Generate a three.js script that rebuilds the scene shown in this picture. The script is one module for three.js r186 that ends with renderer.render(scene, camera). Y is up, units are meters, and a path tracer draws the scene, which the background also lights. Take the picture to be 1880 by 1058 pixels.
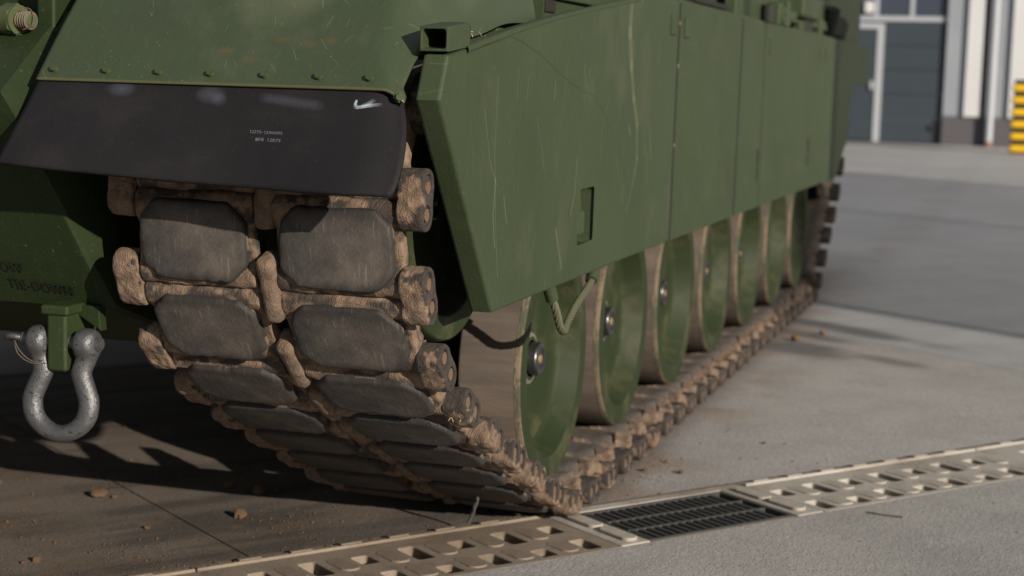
import * as THREE from 'three';
import { RoundedBoxGeometry } from 'three/addons/geometries/RoundedBoxGeometry.js';
import { ConvexGeometry } from 'three/addons/geometries/ConvexGeometry.js';
import { mergeGeometries } from 'three/addons/utils/BufferGeometryUtils.js';

// ---------------------------------------------------------------- camera, sky, sun, exposure
const scene = new THREE.Scene();
const camera = new THREE.PerspectiveCamera(19.38, 1880 / 1058, 0.05, 400);
camera.rotation.order = 'YXZ';
camera.position.set(1.1947, 1.1492, 4.2394);
camera.rotation.set(-0.1244, 0.3018, 0.0281);
camera.focus = 3.25;
camera.userData.fStop = 3.9;
scene.add(camera);

const SKY = 0.40;
const SUN = new THREE.Vector3(0.234, 0.092, 0.160).normalize();
// a pale, thinly clouded winter sky, brighter round the sun (float equirectangular)
{
  const w = 512, h = 256, d = new Float32Array(w * h * 4), puff = (x, y, z) => { let a = 0, k = 0.5, f = 1; for (let i = 0; i < 5; i++) { a += k * (Math.sin(x * 2.1 * f + 1.3 * i + 1.7 * Math.sin(z * 1.9 * f + i)) * Math.sin(z * 2.3 * f - 0.7 * i + 1.3 * Math.sin(y * 3.1 * f)) * 0.5 + 0.5); k *= 0.5; f *= 1.93; } return a; };
  for (let y = 0; y < h; y++) for (let x = 0; x < w; x++) {
    const th = (y + 0.5) / h * Math.PI - Math.PI / 2, ph = ((x + 0.5) / w - 0.5) * 2 * Math.PI, v = new THREE.Vector3(Math.cos(th) * Math.cos(ph), Math.sin(th), Math.cos(th) * Math.sin(ph));
    const up = Math.max(0, v.y), hz = Math.pow(1 - up, 3), c = Math.max(0, v.dot(SUN)), i = (y * w + x) * 4, q = 1.6 / (up + 0.35);
    const cl = Math.min(1, Math.max(0, (puff(v.x * q, v.y, v.z * q) - 0.36) / 0.34)), glow = 0.35 * Math.pow(c, 6) + 0.5 * Math.pow(c, 60);
    const base = [0.30, 0.36, 0.45].map((b, k) => (b * (1 - hz) + [0.62, 0.63, 0.64][k] * hz) * (1 - 0.75 * cl) + [0.66, 0.65, 0.64][k] * 0.75 * cl + glow * [1, 0.86, 0.7][k]);
    for (let k = 0; k < 3; k++) d[i + k] = SKY * (v.y < 0 ? 0.25 * [1, 0.97, 0.93][k] : base[k]);
    d[i + 3] = 1;
  }
  const t = new THREE.DataTexture(d, w, h, THREE.RGBAFormat, THREE.FloatType); t.mapping = THREE.EquirectangularReflectionMapping; t.magFilter = t.minFilter = THREE.LinearFilter; t.needsUpdate = true;
  scene.background = scene.environment = t;
}
const sun = new THREE.DirectionalLight(new THREE.Color(1, 0.89, 0.77), 4.4);
sun.position.copy(SUN).multiplyScalar(40);
sun.target.position.set(0, 0.5, -1);
sun.castShadow = true;
sun.shadow.mapSize.set(4096, 4096);
Object.assign(sun.shadow.camera, { left: -22, right: 22, top: 16, bottom: -16, near: 0.5, far: 120 });
sun.shadow.bias = -0.0004;
scene.add(sun, sun.target);
const renderer = new THREE.WebGLRenderer({ antialias: true });
renderer.toneMapping = THREE.LinearToneMapping;
renderer.toneMappingExposure = 1.3;
renderer.shadowMap.enabled = true;

// ---------------------------------------------------------------- small helpers
const taken = new Map();
function numbered(name, parent = scene) {
  if (parent !== scene) return name;
  const n = taken.get(name) || 0; taken.set(name, n + 1);
  return n ? name + '_' + String(n).padStart(3, '0') : name;
}
function mesh(name, g, m, parent = scene, label) {
  const o = new THREE.Mesh(g, m); o.name = numbered(name, parent);
  o.castShadow = o.receiveShadow = true; if (label) o.userData.label = label;
  parent.add(o); return o;
}
function tag(o, label, category, group, kind) {
  o.userData.label = label; o.userData.category = category;
  if (group) o.userData.group = group; if (kind) o.userData.kind = kind; return o;
}
function thing(name, label, category, pos = [0, 0, 0], group) {
  const o = new THREE.Group(); o.name = numbered(name); o.position.set(...pos); scene.add(o);
  return tag(o, label, category, group);
}
let seed = 7;
const setSeed = s => { seed = s >>> 0; };
function rnd() { seed = (seed + 0x6D2B79F5) >>> 0; let t = seed; t = Math.imul(t ^ (t >>> 15), t | 1); t ^= t + Math.imul(t ^ (t >>> 7), t | 61); return ((t ^ (t >>> 14)) >>> 0) / 4294967296; }
const rr = (a, b) => a + (b - a) * rnd();
const clamp = (x, a = 0, b = 1) => Math.min(b, Math.max(a, x));
const sst = (a, b, x) => { const t = clamp((x - a) / (b - a)); return t * t * (3 - 2 * t); };
const lerp = (a, b, t) => a + (b - a) * t;
const V3 = (x, y, z) => new THREE.Vector3(x, y, z);
// value noise, 3-D, optionally periodic
const PERM = new Float32Array(65536); setSeed(99); for (let i = 0; i < 65536; i++) PERM[i] = rnd();
const hash3 = (x, y, z) => PERM[(Math.imul(x, 73856093) ^ Math.imul(y, 19349663) ^ Math.imul(z, 83492791)) >>> 3 & 65535];
function n3(x, y, z) {
  const xi = Math.floor(x), yi = Math.floor(y), zi = Math.floor(z); let fx = x - xi, fy = y - yi, fz = z - zi;
  fx = fx * fx * (3 - 2 * fx); fy = fy * fy * (3 - 2 * fy); fz = fz * fz * (3 - 2 * fz);
  const c = (a, b, d) => hash3(xi + a, yi + b, zi + d);
  return lerp(lerp(lerp(c(0, 0, 0), c(1, 0, 0), fx), lerp(c(0, 1, 0), c(1, 1, 0), fx), fy), lerp(lerp(c(0, 0, 1), c(1, 0, 1), fx), lerp(c(0, 1, 1), c(1, 1, 1), fx), fy), fz);
}
function fbm3(x, y, z, o = 4) { let s = 0, a = 0.5, f = 1; for (let i = 0; i < o; i++) { s += a * n3(x * f, y * f, z * f + i * 17.3); a *= 0.5; f *= 2.03; } return s / (1 - Math.pow(0.5, o)); }
function n2p(x, y, p, q, k) {           // periodic 2-D noise, periods p and q
  const xi = Math.floor(x), yi = Math.floor(y); let fx = x - xi, fy = y - yi;
  fx = fx * fx * (3 - 2 * fx); fy = fy * fy * (3 - 2 * fy);
  const w = (a, b) => hash3(((xi + a) % p + p) % p, ((yi + b) % q + q) % q, k);
  return lerp(lerp(w(0, 0), w(1, 0), fx), lerp(w(0, 1), w(1, 1), fx), fy);
}
function fbmp(u, v, fx, fy, o, k = 0) { let s = 0, a = 0.5, t = 0; for (let i = 0; i < o; i++) { s += a * n2p(u * fx, v * fy, fx, fy, k + i * 7); t += a; a *= 0.55; fx *= 2; fy *= 2; } return s / t; }
const toS = c => { c = clamp(c); return 255 * (c <= 0.0031308 ? c * 12.92 : 1.055 * Math.pow(c, 1 / 2.4) - 0.055); };
// tileable texture from f(u, v) -> [r, g, b] linear (colour) or a number (data)
function tex(w, h, f, metres, color = true) {
  const d = new Uint8Array(w * h * 4);
  for (let y = 0; y < h; y++) for (let x = 0; x < w; x++) {
    const c = f((x + 0.5) / w, (y + 0.5) / h), i = (y * w + x) * 4;
    if (color) { d[i] = toS(c[0]); d[i + 1] = toS(c[1]); d[i + 2] = toS(c[2]); } else d[i] = d[i + 1] = d[i + 2] = 255 * clamp(c);
    d[i + 3] = 255;
  }
  const t = new THREE.DataTexture(d, w, h); t.wrapS = t.wrapT = THREE.RepeatWrapping;
  t.magFilter = THREE.LinearFilter; t.minFilter = THREE.LinearMipmapLinearFilter; t.generateMipmaps = true;
  if (color) t.colorSpace = THREE.SRGBColorSpace;
  if (metres) t.repeat.set(1 / metres, 1 / (Array.isArray(metres) ? metres[1] : metres));
  t.needsUpdate = true; return t;
}
// box-projected uv in metres, per triangle
function boxUV(g, ou = 0, ov = 0) {
  g = g.index ? g.toNonIndexed() : g;
  const p = g.attributes.position, uv = new Float32Array(p.count * 2), a = V3(), b = V3(), c = V3();
  for (let i = 0; i < p.count; i += 3) {
    a.fromBufferAttribute(p, i); b.fromBufferAttribute(p, i + 1); c.fromBufferAttribute(p, i + 2);
    const n = b.clone().sub(a).cross(c.clone().sub(a)), ax = Math.abs(n.x), ay = Math.abs(n.y), az = Math.abs(n.z);
    [a, b, c].forEach((q, k) => {
      const s = ax >= ay && ax >= az ? [q.z, q.y] : ay >= az ? [q.x, q.z] : [q.x, q.y];
      uv[(i + k) * 2] = s[0] + ou; uv[(i + k) * 2 + 1] = s[1] + ov;
    });
  }
  g.setAttribute('uv', new THREE.BufferAttribute(uv, 2)); return g;
}
function join(list) {
  list = list.map(g => { g = g.index ? g.toNonIndexed() : g; const o = new THREE.BufferGeometry(); for (const k of ['position', 'normal', 'uv']) if (g.attributes[k]) o.setAttribute(k, g.attributes[k]); return o; });
  return mergeGeometries(list);
}
const moved = (g, x, y, z) => { g.translate(x, y, z); return g; };
function box(x0, x1, y0, y1, z0, z1, r = 0.004) {
  const w = x1 - x0, h = y1 - y0, d = z1 - z0;
  const g = new RoundedBoxGeometry(w, h, d, 2, Math.min(r, w / 2.2, h / 2.2, d / 2.2));
  return boxUV(moved(g, (x0 + x1) / 2, (y0 + y1) / 2, (z0 + z1) / 2));
}
const slab = (x0, x1, y0, y1, z0, z1) => boxUV(moved(new THREE.BoxGeometry(x1 - x0, y1 - y0, z1 - z0), (x0 + x1) / 2, (y0 + y1) / 2, (z0 + z1) / 2));
function cyl(a, b, r0, r1 = r0, seg = 24) {
  a = V3(...a); b = V3(...b); const g = new THREE.CylinderGeometry(r1, r0, a.distanceTo(b), seg);
  g.applyQuaternion(new THREE.Quaternion().setFromUnitVectors(V3(0, 1, 0), b.clone().sub(a).normalize()));
  const m = a.add(b).multiplyScalar(0.5); g.translate(m.x, m.y, m.z); return boxUV(g);
}
function tube(pts, r, seg = 60, rad = 10) {
  return new THREE.TubeGeometry(new THREE.CatmullRomCurve3(pts.map(p => V3(...p))), seg, r, rad);
}
// surface nets: mesh of sdf < 0 inside a box, with colour col(x, y, z) (linear) per vertex
function nets(sdf, lo, hi, h, col) {
  const N = [0, 1, 2].map(i => Math.ceil((hi[i] - lo[i]) / h) + 1), [nx, ny, nz] = N;
  const F = new Float32Array(nx * ny * nz), at = (i, j, k) => (k * ny + j) * nx + i;
  for (let k = 0; k < nz; k++) for (let j = 0; j < ny; j++) for (let i = 0; i < nx; i++) F[at(i, j, k)] = sdf(lo[0] + i * h, lo[1] + j * h, lo[2] + k * h);
  const id = new Int32Array(nx * ny * nz).fill(-1), pos = [], idx = [];
  const C = []; for (let c = 0; c < 8; c++) C.push([c & 1, c >> 1 & 1, c >> 2 & 1]);
  const E = []; for (let a = 0; a < 8; a++) for (const b of [1, 2, 4]) if (!(a & b)) E.push([a, a | b]);
  for (let k = 0; k < nz - 1; k++) for (let j = 0; j < ny - 1; j++) for (let i = 0; i < nx - 1; i++) {
    const v = C.map(c => F[at(i + c[0], j + c[1], k + c[2])]); let m = 0; for (const q of v) if (q < 0) m++;
    if (m === 0 || m === 8) continue;
    let x = 0, y = 0, z = 0, n = 0;
    for (const [a, b] of E) if ((v[a] < 0) !== (v[b] < 0)) { const t = v[a] / (v[a] - v[b]); x += lerp(C[a][0], C[b][0], t); y += lerp(C[a][1], C[b][1], t); z += lerp(C[a][2], C[b][2], t); n++; }
    id[at(i, j, k)] = pos.length / 3; pos.push(lo[0] + (i + x / n) * h, lo[1] + (j + y / n) * h, lo[2] + (k + z / n) * h);
  }
  const quad = (a, b, c, d, f) => { if (a < 0 || b < 0 || c < 0 || d < 0) return; f ? idx.push(a, b, c, a, c, d) : idx.push(a, c, b, a, d, c); };
  for (let k = 1; k < nz - 1; k++) for (let j = 1; j < ny - 1; j++) for (let i = 1; i < nx - 1; i++) {
    const s = F[at(i, j, k)] < 0;
    if (s !== F[at(i + 1, j, k)] < 0) quad(id[at(i, j - 1, k - 1)], id[at(i, j, k - 1)], id[at(i, j, k)], id[at(i, j - 1, k)], s);
    if (s !== F[at(i, j + 1, k)] < 0) quad(id[at(i - 1, j, k - 1)], id[at(i - 1, j, k)], id[at(i, j, k)], id[at(i, j, k - 1)], s);
    if (s !== F[at(i, j, k + 1)] < 0) quad(id[at(i - 1, j - 1, k)], id[at(i, j - 1, k)], id[at(i, j, k)], id[at(i - 1, j, k)], s);
  }
  const g = new THREE.BufferGeometry(); g.setAttribute('position', new THREE.Float32BufferAttribute(pos, 3)); g.setIndex(idx); g.computeVertexNormals();
  const nn = g.attributes.normal.array, uv = new Float32Array(pos.length / 3 * 2), cc = new Float32Array(pos.length);
  for (let i = 0; i < pos.length / 3; i++) {
    const [x, y, z] = [pos[i * 3], pos[i * 3 + 1], pos[i * 3 + 2]], ax = Math.abs(nn[i * 3]), az = Math.abs(nn[i * 3 + 2]), ay = Math.abs(nn[i * 3 + 1]);
    uv[i * 2] = x * 0.9 + z * 0.45; uv[i * 2 + 1] = y * 0.9 + z * 0.45;
    if (col) { const c = col(x, y, z, nn[i * 3], nn[i * 3 + 1], nn[i * 3 + 2]); cc.set(c, i * 3); }
  }
  g.setAttribute('uv', new THREE.BufferAttribute(uv, 2)); if (col) g.setAttribute('color', new THREE.BufferAttribute(cc, 3));
  return g;
}
const sdBox = (x, y, z, bx, by, bz, r) => { const qx = Math.abs(x) - bx + r, qy = Math.abs(y) - by + r, qz = Math.abs(z) - bz + r; return Math.hypot(Math.max(qx, 0), Math.max(qy, 0), Math.max(qz, 0)) + Math.min(Math.max(qx, qy, qz), 0) - r; };
const smin = (a, b, k) => { const h = clamp(0.5 + 0.5 * (b - a) / k); return lerp(b, a, h) - k * h * (1 - h); };
const mix3 = (a, b, t) => [lerp(a[0], b[0], t), lerp(a[1], b[1], t), lerp(a[2], b[2], t)];

// ---------------------------------------------------------------- materials
const std = o => new THREE.MeshStandardMaterial(o);
const dull = (o, k = 0.5) => new THREE.MeshPhysicalMaterial({ ...o, specularIntensity: k });
const G0 = [0.042, 0.0605, 0.0285];
const paintMap = tex(1024, 1024, (u, v) => {
  const a = fbmp(u, v, 4, 4, 6, 3), b = fbmp(u, v, 48, 6, 3, 31), d = fbmp(u, v, 160, 160, 2, 57), e = fbmp(u, v, 7, 7, 5, 71);
  const k = 0.82 + 0.24 * a + 0.10 * (b - 0.5) + 0.14 * (d - 0.5); let c = G0.map(q => q * k);
  c = mix3(c, [0.12, 0.115, 0.075], 0.12 * sst(0.55, 0.8, e) * (0.6 + 0.8 * d));
  if (d > 0.83) c = mix3(c, [0.25, 0.24, 0.17], 0.5 * sst(0.83, 0.93, d));
  return c;
}, 1.1);
const orange = tex(512, 512, (u, v) => 0.6 * fbmp(u, v, 70, 70, 3, 5) + 0.4 * fbmp(u, v, 9, 9, 3, 8), 0.35, false);
const paint = dull({ map: paintMap, bumpMap: orange, bumpScale: 0.0007, roughness: 0.62 });
const paintShaded = dull({ map: paintMap, color: new THREE.Color(0.42, 0.50, 0.34), bumpMap: orange, bumpScale: 0.0008, roughness: 0.6 });  // the green paint darkened: shade on nose and recesses put into the colour
const wheelMap = tex(512, 512, (u, v) => {
  const a = fbmp(u, v, 5, 5, 5, 13), d = fbmp(u, v, 90, 90, 2, 14); return mix3([0.0225, 0.034, 0.0125].map(q => q * (0.8 + 0.35 * a)), [0.10, 0.085, 0.05], 0.5 * sst(0.45, 0.72, a) * (0.25 + d));
}, 0.6);
const wheelPaint = dull({ map: wheelMap, bumpMap: orange, bumpScale: 0.0005, roughness: 0.62 });
const fineBump = tex(512, 512, (u, v) => 0.55 * fbmp(u, v, 40, 40, 4, 41) + 0.45 * n2p(u * 200, v * 200, 200, 200, 44), 0.25, false);
const MUD = [0.200, 0.140, 0.098], BLK = [0.016, 0.016, 0.018];
const grit = tex(512, 512, (u, v) => { const k = 0.66 + 0.4 * fbmp(u, v, 12, 12, 5, 61) + 0.22 * (n2p(u * 150, v * 150, 150, 150, 66) - 0.5); return [k, k * (0.97 + 0.03 * k), k * 0.98]; }, 0.3);
const mudMat = std({ map: grit, vertexColors: true, bumpMap: fineBump, bumpScale: 0.0035, roughness: 0.93 });
const mudFarShaded = std({ map: grit, vertexColors: true, color: new THREE.Color(0.42, 0.42, 0.44), bumpMap: fineBump, bumpScale: 0.0035, roughness: 0.93 });  // same mud, darkened to paint in the shade on the rear track
const clodMat = std({ map: grit, color: new THREE.Color(0.27, 0.165, 0.095), bumpMap: fineBump, bumpScale: 0.004, roughness: 0.96 });
const padMap = tex(1024, 1024, (u, v) => {
  const s = fbmp(u + v, v - u, 8, 90, 3, 21), s2 = fbmp(u, v, 90, 8, 3, 25), a = fbmp(u, v, 5, 5, 5, 22), b = fbmp(u, v, 22, 22, 4, 23), d = n2p(u * 260, v * 260, 260, 260, 24);
  const dust = clamp(0.34 + 1.15 * (a - 0.45) + 0.34 * (s - 0.5) + 0.22 * (s2 - 0.5) + 0.5 * (b - 0.5) + 0.30 * (d - 0.5));
  let c = mix3([0.036, 0.035, 0.035], [0.122, 0.108, 0.095], clamp(0.08 + 0.76 * dust));
  if (s2 > 0.72) c = mix3(c, [0.20, 0.18, 0.16], 0.5 * sst(0.72, 0.82, s2)); return c;
}, 0.33);
const padBump = tex(512, 512, (u, v) => 0.35 * fbmp(u + v, v - u, 8, 110, 3, 27) + 0.65 * fbmp(u, v, 50, 50, 4, 28), 0.25, false);
const padMat = std({ map: padMap, vertexColors: true, bumpMap: padBump, bumpScale: 0.0010, roughness: 0.72 });
const padShaded = std({ map: padMap, vertexColors: true, color: new THREE.Color(0.85, 0.83, 0.81), bumpMap: padBump, bumpScale: 0.003, roughness: 0.85 });  // pad rubber darkened, shade under the lower shoes is in the colour
const tyreMap = tex(512, 512, (u, v) => {
  const s = fbmp(u, v, 40, 4, 3, 33), a = fbmp(u, v, 6, 6, 5, 34); return mix3([0.050, 0.044, 0.040], [0.20, 0.155, 0.118], clamp(0.42 + 1.0 * (a - 0.5) + 0.26 * (s - 0.5)));
}, 0.5);
const tyreMat = std({ map: tyreMap, bumpMap: fineBump, bumpScale: 0.001, roughness: 0.85 });
const rimWear = std({ map: tex(256, 256, (u, v) => { const a = fbmp(u, v, 8, 8, 4, 36), b = fbmp(u, v, 30, 30, 3, 38); return mix3([0.06, 0.065, 0.04], [0.175, 0.132, 0.084], sst(0.36, 0.66, 0.6 * a + 0.4 * b)); }, 0.3), bumpMap: fineBump, bumpScale: 0.001, roughness: 0.8 });
const steelMap = tex(512, 512, (u, v) => {
  const a = fbmp(u, v, 8, 8, 5, 81), b = fbmp(u, v, 40, 40, 3, 82); let c = [0.36, 0.37, 0.38].map(q => q * (0.72 + 0.5 * a));
  c = mix3(c, [0.06, 0.052, 0.045], 0.8 * sst(0.60, 0.75, b) * sst(0.4, 0.65, a)); return c;
}, 0.16);
const galv = std({ map: steelMap, bumpMap: fineBump, bumpScale: 0.0012, metalness: 0.7, roughness: 0.52, color: new THREE.Color(0.40, 0.40, 0.40) });
const hubSteel = std({ color: 0x68686a, metalness: 0.9, roughness: 0.33 });
const rusty = std({ map: tex(256, 256, (u, v) => { const a = fbmp(u, v, 6, 6, 5, 91); return mix3([0.12, 0.105, 0.075], [0.20, 0.095, 0.05], sst(0.5, 0.74, a)); }, 0.15), bumpMap: fineBump, bumpScale: 0.001, roughness: 0.75 });
const lugPaint = dull({ map: paintMap, color: new THREE.Color(0.62, 0.68, 0.5), bumpMap: orange, bumpScale: 0.0008, roughness: 0.6 });
const nutPaint = std({ map: paintMap, color: new THREE.Color(1.5, 1.35, 1.15), bumpMap: fineBump, bumpScale: 0.0008, roughness: 0.6 });
const dark = std({ color: new THREE.Color(0.012, 0.012, 0.011), roughness: 0.9 });
const wireMat = std({ map: grit, color: new THREE.Color(0.12, 0.125, 0.075), roughness: 0.6, metalness: 0.2 });
const stripMat = std({ map: grit, color: new THREE.Color(0.11, 0.105, 0.10), roughness: 0.9 });
const darkPart = std({ color: new THREE.Color(0.015, 0.018, 0.012), roughness: 0.8 });

// ---------------------------------------------------------------- ground: two slab fields either side of the drain
const D2 = [0.611, -0.7916], N2 = [0.7916, 0.611];        // along and across the drain, as (x, z)
const sn2xz = (s, n) => [s * D2[0] + n * N2[0], s * D2[1] + n * N2[1]];
const DIRT = [0.140, 0.104, 0.074];
function groundColor(x, z, s, n) {
  const a = fbm3(x * 0.9, 3.1, z * 0.9, 5), b = fbm3(x * 4.5, 8.2, z * 4.5, 4), st = fbm3(s * 0.7, 1.7, n * 7, 4), c = fbm3(x * 19, 4.4, z * 19, 3);
  const k = 0.72 + 0.30 * a + 0.16 * b + 0.20 * st + 0.08 * c;
  let col = [0.368 * k, 0.363 * k, 0.354 * k];
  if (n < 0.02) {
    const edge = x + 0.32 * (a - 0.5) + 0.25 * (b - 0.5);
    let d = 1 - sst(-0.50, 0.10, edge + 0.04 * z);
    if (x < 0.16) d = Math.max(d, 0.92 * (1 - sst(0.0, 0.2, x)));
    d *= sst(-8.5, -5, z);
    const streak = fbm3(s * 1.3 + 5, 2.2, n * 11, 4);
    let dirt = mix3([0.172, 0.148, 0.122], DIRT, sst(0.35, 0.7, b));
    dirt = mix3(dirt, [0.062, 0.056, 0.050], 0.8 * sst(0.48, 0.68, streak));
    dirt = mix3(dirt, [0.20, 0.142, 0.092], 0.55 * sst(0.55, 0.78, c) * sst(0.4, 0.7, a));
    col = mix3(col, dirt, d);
    // dark blotches on the clean slab beyond
    for (const [bs, bn, ls, ln, w] of [[2.62, -1.72, 0.22, 0.30, 0.7], [2.95, -2.15, 0.10, 0.5, 0.75], [3.25, -2.1, 0.13, 0.8, 0.8], [2.75, -1.3, 0.10, 0.28, 0.55], [2.45, -2.05, 0.12, 0.26, 0.6]]) {
      const q = Math.hypot((s - bs) / ls, (n - bn) / ln) + 0.7 * (b - 0.5); col = mix3(col, [0.075, 0.072, 0.07], w * (1 - sst(0.35, 1.1, q)));
    }
    // mud thrown beside the track
    const mudBand = (1 - sst(0.1, 0.42, x)) * sst(0.05, 0.12, x) * sst(0.45, 0.7, b) * 0.6; col = mix3(col, [0.25, 0.17, 0.11], mudBand);
  }
  if (s > 3.07 && n < 0.02) col = [col[0] * 1.06, col[1] * 1.09, col[2] * 1.14];  // cool, brighter tint paints skylight into the shaded far slabs
  return col;
}
const concMap = tex(1024, 1024, (u, v) => {
  const d = n2p(u * 256, v * 256, 256, 256, 101), e = fbmp(u, v, 128, 128, 3, 102), a = fbmp(u, v, 6, 6, 5, 103); let k = 0.80 + 0.22 * (a - 0.5) + 0.34 * (e - 0.5) + 0.22 * (d - 0.5);
  if (d > 0.93) k *= 1.25; if (d < 0.05) k *= 0.62; return [k * 1.02, k, k * 0.985];
}, 0.9);
const concBump = tex(1024, 1024, (u, v) => 0.5 * n2p(u * 300, v * 300, 300, 300, 111) + 0.5 * fbmp(u, v, 90, 90, 3, 112), 0.9, false);
const conc = std({ map: concMap, vertexColors: true, bumpMap: concBump, bumpScale: 0.0022, roughness: 0.86 });
const concFar = std({ map: concMap, vertexColors: true, roughness: 0.6 });
function slabGrid(s0, s1, n0, n1, h, hole) {
  const a = Math.max(1, Math.round((s1 - s0) / h)), b = Math.max(1, Math.round((n1 - n0) / h)), P = [], Cc = [], U = [], I = [];
  for (let j = 0; j <= b; j++) for (let i = 0; i <= a; i++) {
    const s = lerp(s0, s1, i / a), n = lerp(n0, n1, j / b), [x, z] = sn2xz(s, n);
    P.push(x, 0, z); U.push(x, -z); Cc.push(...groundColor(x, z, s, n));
  }
  for (let j = 0; j < b; j++) for (let i = 0; i < a; i++) { const q = j * (a + 1) + i; I.push(q, q + 1, q + a + 2, q, q + a + 2, q + a + 1); }
  const g = new THREE.BufferGeometry(); g.setAttribute('position', new THREE.Float32BufferAttribute(P, 3)); g.setAttribute('uv', new THREE.Float32BufferAttribute(U, 2));
  g.setAttribute('color', new THREE.Float32BufferAttribute(Cc, 3)); g.setIndex(I); g.computeVertexNormals();
  if (g.attributes.normal.getY(0) < 0) { const ix = g.index.array; for (let i = 0; i < ix.length; i += 3) { const t = ix[i]; ix[i] = ix[i + 1]; ix[i + 1] = t; } g.computeVertexNormals(); }
  return g;
}
// the base sheet lies under the slabs, open along the drain
const CH0 = -0.0, CH1 = 0.365, TR0 = -3.04, TR1 = 4.665;
const ground = new THREE.Group(); ground.name = 'ground'; ground.userData = { kind: 'structure', label: 'grey concrete yard with joints and brown track dirt' }; scene.add(ground);
{
  const far = 120, sh = new THREE.Shape();
  const q = (s, n) => { const [x, z] = sn2xz(s, n); return new THREE.Vector2(x, -z); };
  sh.setFromPoints([q(-far, -far), q(far, -far), q(far, far), q(-far, far)]);
  const ho = new THREE.Path(); ho.setFromPoints([q(TR0, CH0), q(TR1, CH0), q(TR1, CH1), q(TR0, CH1)]); sh.holes.push(ho);
  const g = new THREE.ShapeGeometry(sh); g.rotateX(-Math.PI / 2); g.translate(0, -0.006, 0);
  mesh('base_sheet', boxUV(g), std({ map: concMap, color: new THREE.Color(0.20, 0.165, 0.13), roughness: 0.95 }), ground);
  const J = 0.0045;
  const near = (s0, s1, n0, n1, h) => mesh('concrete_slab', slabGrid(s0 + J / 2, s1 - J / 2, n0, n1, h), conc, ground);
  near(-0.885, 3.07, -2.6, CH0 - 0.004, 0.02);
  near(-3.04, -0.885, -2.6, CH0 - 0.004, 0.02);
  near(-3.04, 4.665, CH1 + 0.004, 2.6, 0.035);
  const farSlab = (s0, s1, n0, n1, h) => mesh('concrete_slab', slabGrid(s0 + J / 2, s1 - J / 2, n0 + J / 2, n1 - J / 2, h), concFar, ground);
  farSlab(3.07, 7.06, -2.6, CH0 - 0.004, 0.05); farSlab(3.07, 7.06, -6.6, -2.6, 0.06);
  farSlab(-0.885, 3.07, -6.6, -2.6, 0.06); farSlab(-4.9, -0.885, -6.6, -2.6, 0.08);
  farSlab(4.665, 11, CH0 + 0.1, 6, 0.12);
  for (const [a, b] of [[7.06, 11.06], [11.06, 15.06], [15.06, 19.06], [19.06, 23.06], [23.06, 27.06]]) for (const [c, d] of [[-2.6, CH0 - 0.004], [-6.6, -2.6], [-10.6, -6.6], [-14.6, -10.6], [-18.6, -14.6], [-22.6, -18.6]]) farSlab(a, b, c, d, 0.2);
  for (const [c, d] of [[-10.6, -6.6], [-14.6, -10.6], [-18.6, -14.6], [-22.6, -18.6]]) { farSlab(3.07, 7.06, c, d, 0.2); farSlab(-0.885, 3.07, c, d, 0.2); }
}

// ---------------------------------------------------------------- drain of polymer concrete
const drainMap = tex(512, 512, (u, v) => { const a = fbmp(u, v, 5, 5, 5, 121), d = n2p(u * 180, v * 180, 180, 180, 122), k = 0.86 + 0.3 * (a - 0.5) + 0.12 * (d - 0.5); const q = fbmp(u, v, 3, 3, 6, 124), st = sst(0.5, 0.72, q), e = sst(0.6, 0.8, fbmp(u, v, 18, 18, 4, 125)); return mix3(mix3([0.44 * k, 0.412 * k, 0.366 * k], [0.26 * k, 0.215 * k, 0.165 * k], 0.55 * st), [0.20, 0.16, 0.12], 0.4 * e); }, 0.83);
const drainMat = std({ map: drainMap, bumpMap: fineBump, bumpScale: 0.0012, roughness: 0.8 });
const drainDirty = std({ map: drainMap, color: new THREE.Color(0.60, 0.53, 0.46), bumpMap: fineBump, bumpScale: 0.0016, roughness: 0.88 });
const drainRot = Math.atan2(-D2[1], D2[0]);
const DT = 0.05, PITCH = 0.1365;
function rrect(cls, x0, x1, y0, y1, r) {
  const p = new cls(); p.moveTo(x0 + r, y0); p.lineTo(x1 - r, y0); p.absarc(x1 - r, y0 + r, r, -Math.PI / 2, 0); p.lineTo(x1, y1 - r); p.absarc(x1 - r, y1 - r, r, 0, Math.PI / 2);
  p.lineTo(x0 + r, y1); p.absarc(x0 + r, y1 - r, r, Math.PI / 2, Math.PI); p.lineTo(x0, y0 + r); p.absarc(x0 + r, y0 + r, r, Math.PI, Math.PI * 1.5); return p;
}
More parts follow.
